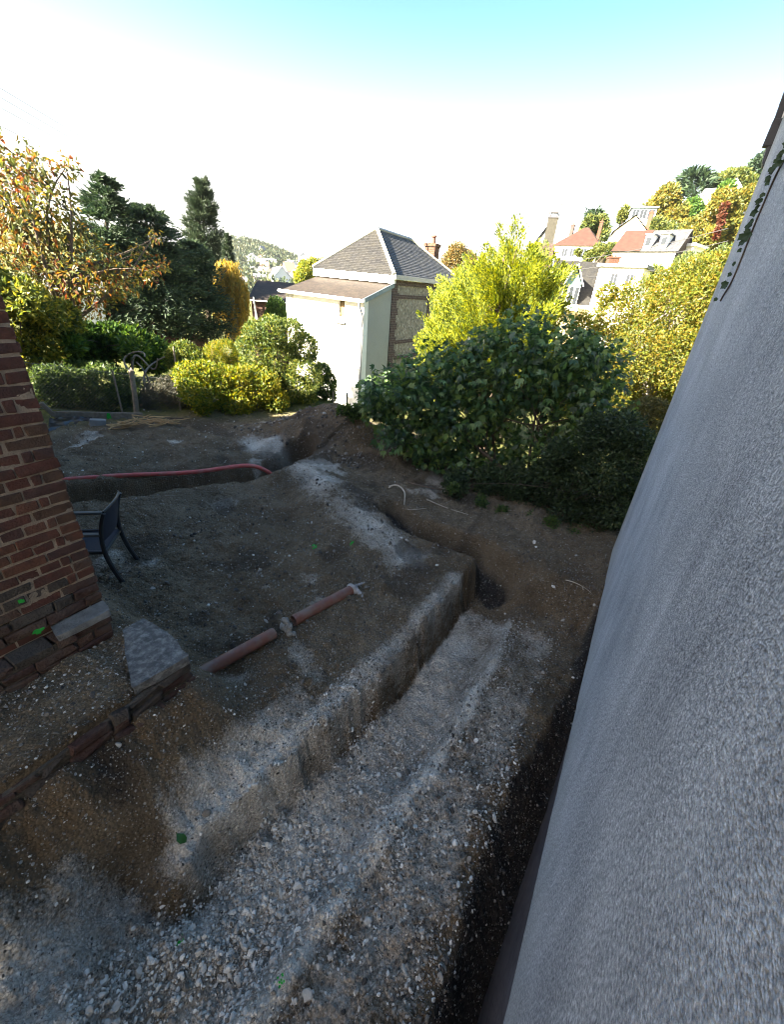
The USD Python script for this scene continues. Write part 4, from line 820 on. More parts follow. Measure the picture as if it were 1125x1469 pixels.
# ------------------------------------------------------------------ houses on the hillside and beyond
def Tz(x, y): return float(terrain(np.array([float(x)]), np.array([float(y)]), False)[0])
def building(name, label, px, py_base, D, w, d, eave, ridge, yaw_add, wall, roof, kind='gable', group=None, wins=(), parent=None, win_m=None, along=True, ov=.25):
    """origin at the middle of the front foot; the front looks back down the line of sight (turned by yaw_add)"""
    p = at(px, py_base, D=D); k_ = float(p @ fwd) / D * .92
    yaw = math.atan2(p[1], p[0]) - math.pi / 2 + yaw_add
    t = thing(name, label, 'house', tuple(p), yaw, group); UsdGeom.Xformable(t).AddScaleOp().Set(Gf.Vec3f(k_, k_, k_)); zb = (-(p[2] - Tz(p[0], p[1])) - 1.5) / k_
    zb = min(zb, -.5); h = w / 2
    faces_obj('wall', [[(-h, 0, zb), (h, 0, zb), (h, 0, eave), (-h, 0, eave)], [(h, 0, zb), (h, d, zb), (h, d, eave), (h, 0, eave)], [(h, d, zb), (-h, d, zb), (-h, d, eave), (h, d, eave)], [(-h, d, zb), (-h, 0, zb), (-h, 0, eave), (-h, d, eave)]], wall, t)
    o = ov; e = eave - .05; H = h + o
    if kind == 'gable':                                       # ridge runs left-right
        faces_obj('roof', [[(-H, -o, e), (H, -o, e), (H, d / 2, ridge), (-H, d / 2, ridge)], [(H, d + o, e), (-H, d + o, e), (-H, d / 2, ridge), (H, d / 2, ridge)]], roof, t)
        faces_obj('gable_wall', [[(h, 0, eave), (h, d, eave), (h, d / 2, ridge - .12)]], wall, t); faces_obj('gable_wall', [[(-h, d, eave), (-h, 0, eave), (-h, d / 2, ridge - .12)]], wall, t)
    elif kind == 'front_gable':                               # ridge runs front-back
        faces_obj('roof', [[(-H, d + o, e), (-H, -o, e), (0, -o, ridge), (0, d + o, ridge)], [(H, -o, e), (H, d + o, e), (0, d + o, ridge), (0, -o, ridge)]], roof, t)
        faces_obj('gable_wall', [[(-h, 0, eave), (h, 0, eave), (0, 0, ridge - .15)]], wall, t); faces_obj('gable_wall', [[(h, d, eave), (-h, d, eave), (0, d, ridge - .15)]], wall, t)
    elif kind == 'hip':
        q = min(h, d / 2) * .9
        faces_obj('roof', [[(-H, -o, e), (H, -o, e), (h - q, d / 2, ridge), (-h + q, d / 2, ridge)], [(H, d + o, e), (-H, d + o, e), (-h + q, d / 2, ridge), (h - q, d / 2, ridge)], [(H, -o, e), (H, d + o, e), (h - q, d / 2, ridge)], [(-H, d + o, e), (-H, -o, e), (-h + q, d / 2, ridge)]], roof, t)
    else:
        obj('roof', box(-H, H, -o, d + o, e, ridge), roof, t)
    for (x, z, ww, hh) in wins:
        f = thing('window', parent=t)
        obj('frame', cat_([box(x - ww / 2 - .06, x + ww / 2 + .06, -.05, -.004, z - .06, z + .0), box(x - ww / 2 - .06, x + ww / 2 + .06, -.05, -.004, z + hh, z + hh + .06), box(x - ww / 2 - .06, x - ww / 2, -.05, -.004, z, z + hh), box(x + ww / 2, x + ww / 2 + .06, -.05, -.004, z, z + hh), box(x - .025, x + .025, -.045, -.004, z, z + hh)]), white_m, f)
        obj('pane', box(x - ww / 2, x + ww / 2, -.03, -.006, z, z + hh), win_m or darkglass_m, f)
    return t
def chimney_on(t, x, y, z0, z1, w, mat, pots=1):
    c = thing('chimney', parent=t); boxf('stack', x - w / 2, x + w / 2, y - w / 2, y + w / 2, z0, z1, mat, c); boxf('cap', x - w / 2 - .06, x + w / 2 + .06, y - w / 2 - .06, y + w / 2 + .06, z1, z1 + .14, mat, c)
    for i in range(pots): obj('pot', trimesh.creation.cone(.13, .4, sections=10).apply_translation([x + (i - (pots - 1) / 2) * .3, y, z1 + .14]), redpot_m, c)
redpot_m = plain('red_pot', (.15, .05, .028), rough=.8)
cream_wall = plain('cream_wall', (.60, .50, .30), rough=.9, var=.08); warmwhite = plain('warm_white_wall', (.74, .71, .65), rough=.9, var=.08, dirt=(.5, .47, .42), damt=.4)
greyroof_m = plain('grey_flat_roof', (.13, .135, .14), rough=.8, var=.15); steel_m = plain('pale_blue_frame', (.40, .48, .50), rough=.5)
# a: steep slate house with gabled dormer
ta = building('slate_house', 'house with steep slate roof and tall white gabled dormer right of the golden conifer', 832, 440, 38, 5.4, 7, .2, 4.2, .25, cream_wall, oldslate_m, 'gable')
dm = thing('dormer', parent=ta)
faces_obj('front', [[(-2.1, -.4, -.2), (-.55, -.4, -.2), (-.55, -.4, 2.0), (-1.32, -.4, 3.3), (-2.1, -.4, 2.0)]], plain('teal_panel', (.13, .22, .22), rough=.5), dm)
faces_obj('dormer_roof', [[(-.35, -.75, 1.75), (-.35, 2.9, 1.75), (-1.32, 2.9, 3.6), (-1.32, -.75, 3.6)], [(-2.3, 2.9, 1.75), (-2.3, -.75, 1.75), (-1.32, -.75, 3.6), (-1.32, 2.9, 3.6)]], oldslate_m, dm)
faces_obj('cheek', [[(-2.1, 2, -.2), (-2.1, -.4, -.2), (-2.1, -.4, 2.0), (-2.1, 2, 2.0)], [(-.55, -.4, -.2), (-.55, 2, -.2), (-.55, 2, 2.0), (-.55, -.4, 2.0)]], oldslate_m, dm)
for s, a, b in ((0, (-2.3, 1.75), (-1.32, 3.62)), (1, (-.35, 1.75), (-1.32, 3.62))): obj('bargeboard', tube([(a[0], -.78, a[1]), (b[0], -.78, b[1])], .07, 5), white_m, dm)
for x in (-1.88, -1.32, -.78): obj('mullion_frame', box(x - .25, x + .25, -.47, -.41, -.1, 1.75), white_m, dm); obj('pane', box(x - .17, x + .17, -.50, -.475, 0, 1.65), darkglass_m, dm)
obj('dormer_sill', box(-2.3, -.3, -.7, -.3, -.45, -.2), white_m, dm)
obj('eaves_board', box(-3.0, 3.0, -.5, -.35, -.1, .12), white_m, ta)
obj('bargeboard', tube([(-2.98, -.3, .2), (-2.98, 3.5, 4.25)], .08, 5), white_m, ta)
chimney_on(ta, 2.3, 1.2, .5, 4.4, .95, orangebrick_m, 2)
# b: tall stack
tb = building('stack_house', 'grey gabled house with a very tall rendered chimney stack and two rods above the conifer', 772, 385, 46, 3.6, 5, 1.0, 4.2, 0, grey_render_m, oldslate_m, 'front_gable')
cb = thing('chimney', parent=tb); boxf('brick_base', -.7, 1.35, -1.6, -.3, -.5, 2.4, darkbrick_m, cb); boxf('stack', .0, 1.1, -1.3, -.5, 2.4, 4.9, plain('mossy_render', (.04, .037, .028), rough=.9, var=.35), cb)
obj('platform', box(-.05, 1.15, -1.35, -.45, 4.9, 5.02), darkwood_m, cb); obj('hood', box(.15, .95, -1.2, -.6, 5.4, 5.5), darkwood_m, cb)
for x in (.05, 1.05): obj('rod', tube([(x, -.9, 4.9), (x + (.1 if x > .5 else -.08), -.9, 6.4)], .05, 6), darkwood_m, cb)
for x in (.2, .9): obj('post', tube([(x, -.9, 5.0), (x, -.9, 5.42)], .06, 6), darkwood_m, cb)
# c: red roof
tc_ = building('red_roof_house', 'white house under a broad red tiled hipped roof left of the long white house', 822, 372, 62, 7.2, 8, 1.9, 4.9, -.25, warmwhite, redtile_m, 'hip', wins=[(-1.6, .3, .8, 1.2), (-.3, .3, .8, 1.2), (1.4, .3, .8, 1.2)])
chimney_on(tc_, 2.2, 4.0, 3.2, 5.6, .5, orangebrick_m); chimney_on(tc_, -2.4, 4.4, 3.2, 5.2, .5, darkbrick_m)
# d: long white house with two dormers
td = building('long_white_house', 'long white house with two white dormers in its dark roof above the yellow tree', 908, 410, 50, 7.6, 6.5, 3.9, 6.6, -.30, warmwhite, slate_m, 'gable', wins=[(.3, 1.0, .9, 1.5)])
faces_obj('red_roof_part', [[(-4.0, -.3, 3.90), (-.4, -.3, 3.90), (-.4, 3.24, 6.66), (-4.0, 3.24, 6.66)]], redtile_m, td)
for x in (.2, 2.0):
    d2 = thing('dormer', parent=td); boxf('cheeks', x - .45, x + .45, .1, 2.6, 4.2, 5.7, white_m, d2); obj('dormer_roof', box(x - .6, x + .6, -.05, 2.7, 5.7, 5.82), greyroof_m, d2); obj('pane', box(x - .28, x + .28, .05, .09, 4.6, 5.4), darkglass_m, d2)
faces_obj('brick_end', [[(3.81, -.02, -2), (3.81, 6.52, -2), (3.81, 6.52, 3.9), (3.81, 3.25, 6.45), (3.81, -.02, 3.9)]], darkbrick_m, td)
te = building('white_annexe', 'small white annexe at the right end of the long white house', 974, 385, 52, 2.0, 4, 2.6, 2.9, -.4, warmwhite, white_m, 'flat')
tf = building('flat_roof_house', 'white house block with flat grey roof and two small windows beside the brick chimney', 880, 425, 37, 4.0, 4, 2.5, 2.75, -.2, warmwhite, greyroof_m, 'flat', wins=[(-.4, .9, .55, 1.0), (1.0, .9, .55, 1.0)])
tg = building('cream_gable_house', 'house with a small cream gable and red chimney behind the long white house', 902, 345, 64, 5.2, 6, 1.2, 3.6, .1, cream_wall, slate_m, 'front_gable'); chimney_on(tg, 2.4, 1.0, .5, 4.0, .5, redpot_m)
th_ = building('glass_box_house', 'modern glazed box house with flat roof on the hillside skyline', 920, 318, 74, 4.4, 4, 2.2, 2.45, .1, steel_m, greyroof_m, 'flat', wins=[(-1.4, .4, 1.1, 1.5), (0, .4, 1.1, 1.5), (1.4, .4, 1.1, 1.5)])
for i, (px, py, D, w, kd, ev, rd_, lab) in enumerate(((985, 302, 92, 4.6, 'flat', 2.0, 2.25, 'low white house with flat dark roof, leftmost of three high on the hillside'), (1022, 296, 94, 6.5, 'gable', 2.4, 4.2, 'white house with grey roof, middle of three high on the hillside'), (1048, 281, 96, 3.6, 'front_gable', 1.8, 3.8, 'narrow white gabled house, rightmost of three high on the hillside'))):
    building('hill_house', lab, px, py, D, w, 5, ev, rd_, -.2, warmwhite, greyroof_m, kd, group=None)
# barn roof left of the pale house
tr_ = building('red_barn', 'brown tiled house roof with white gable boards left of the pale house', 388, 452, 30, 2.9, 6, 1.0, 2.4, -.25, redtile_m, brownroof_m, 'gable')
obj('gutter', tube([(-1.6, -.3, .95), (1.8, -.3, .95)], .05, 6), white_m, tr_); obj('white_post', tube([(-1.0, -.35, -1.3), (-1.15, -.35, 1.2)], .06, 6), white_m, tr_); obj('white_post', tube([(-.8, -.35, -1.6), (-1.15, -.35, 1.0)], .05, 6), white_m, tr_)
# shed / house glimpses at the left, behind the autumn tree
tl = building('grey_shed', 'pale grey shed glimpsed behind the autumn tree', 112, 470, 19, 2.6, 3, 1.7, 2.3, 0, plain('pale_shed', (.50, .52, .53), rough=.8), greyroof_m, 'gable')
# garden wall of brick with sloping tiled coping
gw = thing('garden_wall', 'long dark red brick garden wall sloping down behind the laurel hedge', 'wall', tuple(at(165, 472, D=19)))
a_, b_ = at(160, 465, D=19), at(300, 487, D=23); o_ = at(165, 472, D=19)
na = np.array([b_[0] - a_[0], b_[1] - a_[1], 0]); nn_ = np.array([-na[1], na[0], 0]) / np.linalg.norm(na); dn = np.array([0, 0, 1.])
q = lambda p, h, t: p - o_ + dn * h + nn_ * t
faces_obj('brickwork', [[q(a_, -2.2, 0), q(b_, -2.2, 0), q(b_, -.3, 0), q(a_, -.3, 0)], [q(b_, -2.2, .3), q(a_, -2.2, .3), q(a_, -.3, .3), q(b_, -.3, .3)]], darkbrick_m, gw)
faces_obj('tile_coping', [[q(a_, -.42, -.16), q(b_, -.42, -.16), q(b_, .06, .15), q(a_, .06, .15)], [q(b_, -.42, .46), q(a_, -.42, .46), q(a_, .06, .15), q(b_, .06, .15)]], redtile_m, gw)
# far town
fg = 'small pale houses of the town on the far hillside'
tiny_w = [plain(f'far_wall_{i}', c, rough=.9) for i, c in enumerate([(.62, .60, .56), (.48, .46, .43), (.66, .60, .50)])]
tiny_r = [plain(f'far_roof_{i}', c, rough=.8) for i, c in enumerate([(.16, .16, .18), (.22, .13, .09), (.26, .26, .28)])]
rt = np.random.default_rng(77)
for i in range(46):
    px, py = rt.uniform(322, 462), rt.uniform(374, 412); D = 300 + (412 - py) * 7.5 + rt.uniform(-25, 25)
    p = at(px, py, D=D); z = Tz(p[0], p[1]); p[2] = min(p[2], z + 6) if abs(p[2] - z) > 6 else z
    t = thing('town_house', 'small pale house of the town on the far hillside', 'house', (p[0], p[1], p[2] - 1), rt.uniform(0, 3.1), fg)
    w, d, e, r_ = rt.uniform(7, 13), rt.uniform(6, 9), rt.uniform(4.5, 8), rt.uniform(7.5, 12)
    if r_ < e + 2: r_ = e + 3
    obj('wall', cat_([box(-w / 2, w / 2, -d / 2, d / 2, -4, e), prism([(-w / 2 + .02, e), (w / 2 - .02, e), (0, r_ - .4)], -d / 2, d / 2)]), tiny_w[rt.integers(3)], t)
    h = w / 2 + .4; faces_obj('roof', [[(-h, d / 2 + .4, e - .2), (-h, -d / 2 - .4, e - .2), (0, -d / 2 - .4, r_), (0, d / 2 + .4, r_)], [(h, -d / 2 - .4, e - .2), (h, d / 2 + .4, e - .2), (0, d / 2 + .4, r_), (0, -d / 2 - .4, r_)]], tiny_r[rt.integers(3)], t)

# ------------------------------------------------------------------ vegetation
def unit(v): return v / (np.linalg.norm(v, axis=-1, keepdims=True) + 1e-9)
def leafmesh(Pp, A, L, Wd, rng, fold=.12, droop=.0):
    """one folded four-cornered leaf per row"""
    n = len(Pp); A = unit(A); R = unit(rng.normal(0, 1, (n, 3))); S_ = unit(np.cross(A, R)); N_ = np.cross(S_, A)
    L = np.broadcast_to(L, n)[:, None]; Wd = np.broadcast_to(Wd, n)[:, None]
    tip = Pp + A * L; tip[:, 2] -= droop * L[:, 0]
    mid = Pp + A * L * .45 - N_ * L * fold
    V = np.stack([Pp, mid + S_ * Wd / 2, tip, mid - S_ * Wd / 2], 1).reshape(-1, 3); o = np.arange(n)[:, None] * 4
    F = np.stack([o + [0, 1, 2], o + [0, 2, 3]], 1).reshape(-1, 3)
    m = trimesh.Trimesh(V, F, process=False); m.metadata['leaf_random'] = np.repeat(rng.random(n), 4); return m
def palmate(Pp, A, L, rng, k=5):
    """lobed leaves: k narrow lobes from one stalk"""
    n = len(Pp); A = unit(A); R = unit(rng.normal(0, 1, (n, 3)) * .6 + [0, 0, 1]); S_ = unit(np.cross(A, R)); N_ = np.cross(S_, A); L = np.broadcast_to(L, n)[:, None]
    V, F = [], []
    for j in range(k):
        a = (j - (k - 1) / 2) * .52; l = L * (1 - .18 * abs(j - (k - 1) / 2)); d = A * math.cos(a) + S_ * math.sin(a); s = unit(np.cross(N_, d))
        tip = Pp + d * l - np.array([0, 0, .22]) * l; m = Pp + d * l * .5
        V += [Pp, m + s * l * .16, tip, m - s * l * .16]
    V = np.stack(V, 1); o = (np.arange(n) * 4 * k)[:, None, None]; q = np.array([[4 * j + a for a in t] for j in range(k) for t in ((0, 1, 2), (0, 2, 3))])
    m = trimesh.Trimesh(V.reshape(-1, 3), (o + q[None]).reshape(-1, 3), process=False); m.metadata['leaf_random'] = np.repeat(rng.random(n), 4 * k); return m
def clumps_from(spec, D, dep, rng, copies=3, squash=1.0):
    """[(px, py, r_px[, dD])] -> ellipsoids in the world; each one is repeated at other depths so that the crown is round"""
    out = []
    for c in spec:
        px, py, r = c[:3]; d0 = D + (c[3] if len(c) > 3 else 0)
        for k in range(copies):
            dd = d0 + (0 if k == 0 else rng.uniform(-.9, 1.1) * dep)
            s = 1 if k == 0 else rng.uniform(.7, 1.0)
            p = at(px, py, D=dd); p[2] = at(px, py, D=d0)[2] + (0 if k == 0 else rng.normal(0, r * d0 / FPX * .25))
            out.append((p, np.array([1, 1, squash]) * r * float(p @ fwd) / FPX * s))
    return out
def on_clumps(cl, n, rng, lo=.55, hi=1.08, cull=.62):
    C_ = np.array([c for c, _ in cl]); R_ = np.array([r for _, r in cl]); w = (R_[:, 0] * R_[:, 2]) ** 1.0; w = w / w.sum()
    i = rng.choice(len(cl), n, p=w); d = unit(rng.normal(0, 1, (n, 3))); t = lo + (hi - lo) * rng.random(n) ** .6
    p = C_[i] + d * R_[i] * t[:, None]
    keep = np.ones(n, bool)
    for j in range(len(cl)):
        keep &= ~((i != j) & (np.linalg.norm((p - C_[j]) / R_[j], axis=1) < cull))
    return p[keep], d[keep]
def limbs(base, cl, rng, r0, k=8, top=None):
    C_ = np.array([c for c, _ in cl]); c = C_.mean(0) if top is None else np.array(top)
    ms = [tube(curve([base, base * .6 + c * .4 + rng.normal(0, .05, 3) * np.linalg.norm(c - base), c], 10), np.linspace(r0, r0 * .35, 10), 8)]
    for j in rng.choice(len(cl), min(k, len(cl)), replace=False):
        t = rng.uniform(.25, .8); s = base + (c - base) * t; e = C_[j]; m = (s + e) / 2 + rng.normal(0, .12, 3) * np.linalg.norm(e - s) + [0, 0, .1 * np.linalg.norm(e - s)]
        ms.append(tube(curve([s, m, e], 8), np.linspace(r0 * .4, r0 * .07, 8), 6))
    return ms
NK, LK = 1.7, 1.25
def plant(name, label, cat, base, cl, n, mat, L, W_, rng, r0=.06, k=8, bark=bark_m, up=.15, out=.5, rnd=.8, droop=.0, group=None, trunk=True, lo=.55, hi=1.08, cull=.62, lobed=0, top=None, fold=.12):
    base = np.array(base, float); t = thing(name, label, cat, tuple(base), group=group)
    p, d = on_clumps(cl, int(n * NK), rng, lo, hi, cull)
    A = d * out + rng.normal(0, rnd, d.shape) + [0, 0, up]
    L_ = L * LK * rng.uniform(.65, 1.25, len(p))
    m = palmate(p, A, L_, rng, lobed) if lobed else leafmesh(p, A, L_, L_ * W_, rng, fold, droop)
    obj('crown', rel(m, base), mat, t)
    if trunk:
        ms = limbs(base, cl, rng, r0, k, top); obj('trunk', rel(ms[0], base), bark, t, smooth=60)
        if len(ms) > 1: obj('limbs', rel(cat_(ms[1:]), base), bark, t, smooth=60)
    return t
def gbase(px, py, D): p = at(px, py, D=D); p[2] = Tz(p[0], p[1]) - .05; return p
R = lambda s: np.random.default_rng(s)
lf_cherry = leafm('autumn_leaves', [(.03, .035, .014), (.055, .07, .018), (.09, .10, .02), (.14, .13, .024), (.21, .14, .026), (.13, .05, .018)], .4, pscale=.55)
lf_lime = leafm('lime_leaves', [(.07, .11, .018), (.15, .18, .025), (.24, .24, .03), (.30, .26, .04)], .45, pscale=.7)
lf_green = leafm('green_leaves', [(.022, .042, .014), (.04, .07, .018), (.06, .10, .022), (.09, .13, .03)], .35, pscale=.9)
lf_laurel = leafm('laurel_leaves', [(.025, .06, .014), (.045, .10, .018), (.08, .15, .025), (.12, .19, .03)], .35, rough=.35, pscale=.7)
lf_dark = leafm('dark_conifer', [(.012, .026, .016), (.02, .04, .02), (.03, .055, .022), (.045, .075, .03)], .2, rough=.6, pscale=.5)
lf_cedar = leafm('blue_green_conifer', [(.016, .03, .016), (.028, .045, .022), (.045, .065, .03)], .2, rough=.6)
lf_willow = leafm('willow_leaves', [(.16, .13, .025), (.26, .19, .03), (.34, .23, .04), (.20, .19, .04)], .45, pscale=.6)
lf_yellow = leafm('yellow_leaves', [(.05, .085, .012), (.10, .14, .016), (.18, .19, .018), (.25, .22, .025)], .45, pscale=1.2)
lf_bush = leafm('hedge_leaves', [(.03, .055, .012), (.055, .09, .018), (.10, .13, .022), (.17, .18, .03)], .35, pscale=1.3)
lf_thuja = leafm('golden_conifer', [(.03, .055, .008), (.08, .115, .010), (.19, .22, .012), (.32, .32, .015)], .35, rough=.6, pscale=1.6)
lf_fig = leafm('dark_lobed_leaves', [(.020, .048, .020), (.034, .075, .028), (.055, .11, .036), (.08, .15, .042), (.12, .18, .04)], .3, rough=.4, pscale=1.6, spec=.5)
lf_hazel = leafm('olive_yellow_leaves', [(.04, .055, .009), (.085, .105, .012), (.15, .15, .014), (.19, .13, .016), (.09, .12, .012)], .45, pscale=.9)
lf_hill = leafm('hillside_leaves', [(.03, .05, .015), (.06, .085, .02), (.10, .12, .025), (.15, .15, .03)], .3, pscale=.25)
lf_hilly = leafm('hillside_gold_leaves', [(.05, .065, .015), (.10, .11, .02), (.17, .155, .022), (.20, .14, .022)], .35, pscale=.3)
lf_red = leafm('red_vine', [(.06, .018, .010), (.11, .030, .016), (.08, .045, .018)], .35)
lf_bramble = leafm('bramble_leaves', [(.010, .020, .009), (.018, .034, .013), (.03, .05, .018), (.045, .065, .022)], .25, pscale=2.0)
lf_far = leafm('far_woodland', [(.02, .035, .018), (.035, .055, .022), (.06, .075, .03), (.09, .09, .03)], .2, pscale=.02)
# autumn tree at the left
rr = R(1)
cl = clumps_from([(-40, 260, 55), (-30, 360, 60), (30, 235, 30), (15, 300, 42), (70, 290, 34), (95, 240, 16), (62, 250, 20), (50, 350, 46), (100, 340, 30), (125, 330, 15), (110, 390, 40), (30, 405, 45), (150, 410, 28), (70, 430, 34), (160, 365, 16), (200, 360, 12), (222, 335, 9), (180, 395, 22), (215, 395, 14), (-60, 180, 20), (-8, 200, 14), (232, 378, 12), (130, 435, 20)], 14.3, 2.0, rr, 2)
plant('autumn_tree', 'tree with sparse orange and yellow autumn leaves at the left edge', 'tree', gbase(85, 560, 14.3), cl, 5600, lf_cherry, .105, .42, rr, .13, 22, bark_m, up=-.35, out=.35, droop=.15, lo=.2, hi=1.15, cull=.35)
# lime green tree below it
rr = R(2); cl = clumps_from([(5, 420, 26), (40, 440, 30), (75, 455, 24), (20, 470, 34), (55, 490, 30), (20, 520, 30), (95, 450, 14), (110, 470, 10), (-25, 440, 40), (60, 530, 26), (35, 560, 24)], 12.8, 1.1, rr, 2)
plant('lime_shrub', 'tall yellow green shrub beside the brick wall under the autumn tree', 'shrub', gbase(50, 590, 12.8), cl, 11000, leafm('lime_shrub_leaves', [(.05, .075, .02), (.09, .12, .022), (.17, .19, .03), (.26, .24, .035)], .4, pscale=1.0), .10, .5, rr, .05, 12)
# laurel hedge, dark shrubs and grasses behind the fence
rr = R(3); cl = clumps_from([(105, 490, 16), (130, 485, 18), (160, 488, 20), (190, 495, 22), (215, 505, 22), (145, 505, 18), (225, 520, 14), (110, 510, 16)], 13.5, 1.2, rr, 2)
plant('laurel_hedge', 'glossy laurel hedge with bright green top in front of the garden wall', 'hedge', gbase(165, 545, 13.6), cl, 8500, lf_laurel, .12, .42, rr, .05, 8, up=.4)
rr = R(4); cl = clumps_from([(120, 555, 22), (150, 545, 24), (175, 550, 20), (95, 560, 22), (70, 545, 20), (135, 575, 18), (165, 575, 18), (90, 580, 14), (60, 575, 18), (190, 575, 14)], 11.8, .6, rr, 2)
plant('low_shrub', 'low dark green shrubs growing through the wire fence left of the leaning post', 'shrub', gbase(125, 596, 11.9), cl, 9000, lf_green, .07, .42, rr, .03, 8)
rr = R(41); cl = clumps_from([(225, 575, 20), (255, 570, 18), (240, 555, 14), (270, 585, 14), (215, 590, 12)], 11.4, .5, rr, 2)
plant('dry_bush', 'dull grey brown bush of thin stems right of the leaning post', 'shrub', gbase(240, 600, 11.4), cl, 3800, leafm('dry_leaves', [(.035, .04, .025), (.06, .06, .04), (.09, .08, .05)], .25), .07, .25, rr, .03, 14)
# gnarled bare stems over the post
rr = R(42); gb = gbase(215, 590, 12.2); vs = thing('gnarled_vine', 'leafless gnarled grey vine stems behind the leaning post', 'vine', tuple(gb))
for pts in (((200, 560), (188, 535), (178, 515), (195, 505), (208, 512)), ((190, 530), (200, 512), (212, 524), (226, 515)), ((212, 560), (208, 535), (222, 520), (236, 512)), ((222, 575), (214, 548), (205, 530), (196, 520))):
    c = curve([at(p[0], p[1], D=12.2 + rr.uniform(-.25, .25)) - gb for p in pts], 18); obj('stem', tube(c, np.linspace(.032, .016, 18), 6), graybark_m, vs, smooth=60)
# dark conifers
def conifer(name, label, px, py_top, py_bot, D, wpx, n, mat, seed, L=.35, W_=.22, upang=.2, power=.8, r0=.15, tiers=True, jag=.35, droopb=-.1, lean=0):
    """whorled branches, each one a flat spray of needle tufts"""
    rr = R(seed); top, bot = at(px + lean, py_top, D=D), at(px, py_bot, D=D); h = top[2] - bot[2]; w = wpx * D / FPX
    base = np.array([bot[0], bot[1], min(bot[2], Tz(bot[0], bot[1]))]); t = thing(name, label, 'tree', tuple(base))
    nb = int(h / (.028 * h + .12)) * 7; Ps, As = [], []; br = []
    u = rr.random(nb) ** .85; ph = rr.uniform(0, 2 * np.pi, nb); reach = w * (1 - u) ** power * rr.uniform(1 - jag, 1.1, nb) + .05 * w
    per = max(int(n / nb), 4)
    for i in range(nb):
        d = np.array([math.cos(ph[i]), math.sin(ph[i]), 0]); s0 = bot + (top - bot) * u[i]; tip = s0 + d * reach[i] + [0, 0, reach[i] * upang]
        q = rr.random(per) ** .6; sp = rr.normal(0, .13 * reach[i] + .03, (per, 3)) * [1, 1, .55]
        p = s0 + (tip - s0) * q[:, None] + sp + np.array([0, 0, 1]) * (droopb * reach[i] * q ** 2)[:, None]
        Ps.append(p); As.append(d * .8 + rr.normal(0, .45, (per, 3)) + [0, 0, upang])
        if i % 5 == 0: br.append(tube([s0, (s0 + tip) / 2, tip], [.03, .02, .008], 4))
    Pp, A = np.vstack(Ps), np.vstack(As); L_ = L * rr.uniform(.6, 1.2, len(Pp))
    obj('crown', rel(leafmesh(Pp, A, L_, L_ * W_, rr, .08), base), mat, t)
    obj('trunk', rel(tube([base, bot, top], [r0, r0, .02], 8), base), bark_m, t, smooth=60); obj('limbs', rel(cat_(br), base), bark_m, t)
    return t
conifer('dark_conifer', 'tall feathery dark conifer, leftmost of the dark conifer group', 160, 256, 480, 20, 44, 19000, lf_dark, 51, .20, .26, .25, .6, lean=-10)
conifer('dark_conifer', 'broad dark conifer in the middle of the group behind the garden wall', 210, 300, 485, 21, 62, 30000, lf_dark, 52, .20, .26, .15, .5, jag=.4)
conifer('dark_conifer', 'squat dark conifer, rightmost of the group beside the golden willow', 275, 350, 485, 22, 44, 20000, lf_dark, 53, .20, .26, .1, .45)
conifer('tall_cedar', 'tall pointed conifer standing alone against the sky behind the willow', 298, 260, 440, 31, 27, 19000, lf_cedar, 54, .26, .22, .55, .55, jag=.35, droopb=0, lean=-9)
conifer('young_conifer', 'small narrow dark conifer at the right foot of the tall pointed conifer', 327, 338, 420, 29, 8, 3000, lf_cedar, 55, .2, .3, .3, .7)
# golden weeping willow
rr = R(6); wb = gbase(325, 480, 24); t = thing('golden_willow', 'weeping tree with golden hanging branches left of the pale house', 'tree', tuple(wb)); Ps, As = [], []
for i in range(150):
    px, py = rr.uniform(302, 352), rr.uniform(372, 412); px = 325 + (px - 325) * (1 - .5 * (412 - py) / 40); p = at(px, py, D=24 + rr.uniform(-1.2, 1.2)); ln = rr.uniform(.8, 3.2) * (1 if px > 318 else .6)
    q = rr.random(75) * ln; c = p + np.stack([.12 * np.sin(q * 1.3 + i), .12 * np.cos(q * 1.1 + i), -q], 1) + rr.normal(0, .05, (75, 3)); Ps.append(c); As.append(np.tile([0, 0, -1.0], (75, 1)) + rr.normal(0, .35, (75, 3)))
Pp, A = np.vstack(Ps), np.vstack(As); obj('crown', rel(leafmesh(Pp, A, .24, .055, rr), wb), lf_willow, t)
tp = at(328, 385, D=24); obj('trunk', rel(tube(curve([wb, (wb + tp) / 2 + [.2, 0, 0], tp], 8), np.linspace(.2, .08, 8), 8), wb), bark_m, t, smooth=60)
# clipped shrubs
rr = R(7); cl = clumps_from([(265, 512, 20), (252, 515, 14), (280, 515, 15)], 12.5, .3, rr, 2)
plant('round_shrub', 'rounded green shrub with a thin stake left of the yellow shrubs', 'shrub', gbase(265, 550, 12.5), cl, 4800, lf_bush, .06, .5, rr, .04, 6, lo=.7)
rr = R(8); cl = clumps_from([(310, 508, 16), (325, 505, 16), (335, 520, 14), (305, 522, 14), (330, 535, 16)], 12.3, .4, rr, 2)
plant('lime_bush', 'feathery lime yellow bush at the back between two greener shrubs', 'shrub', gbase(320, 550, 12.3), cl, 6500, lf_yellow, .055, .28, rr, .03, 6, up=.4)
rr = R(9); cl = clumps_from([(270, 540, 20), (295, 540, 20), (320, 548, 20), (345, 550, 20), (275, 560, 18), (305, 565, 24), (340, 575, 24), (370, 560, 20), (385, 550, 16), (320, 590, 14), (355, 595, 14), (395, 575, 18), (290, 580, 12)], 10.8, .6, rr, 2)
plant('yellow_shrub', 'bright yellow leaved shrub spilling over the edge of the dug yard', 'shrub', gbase(325, 602, 10.9), cl, 13500, lf_yellow, .06, .55, rr, .04, 14, bark=graybark_m, up=.2)
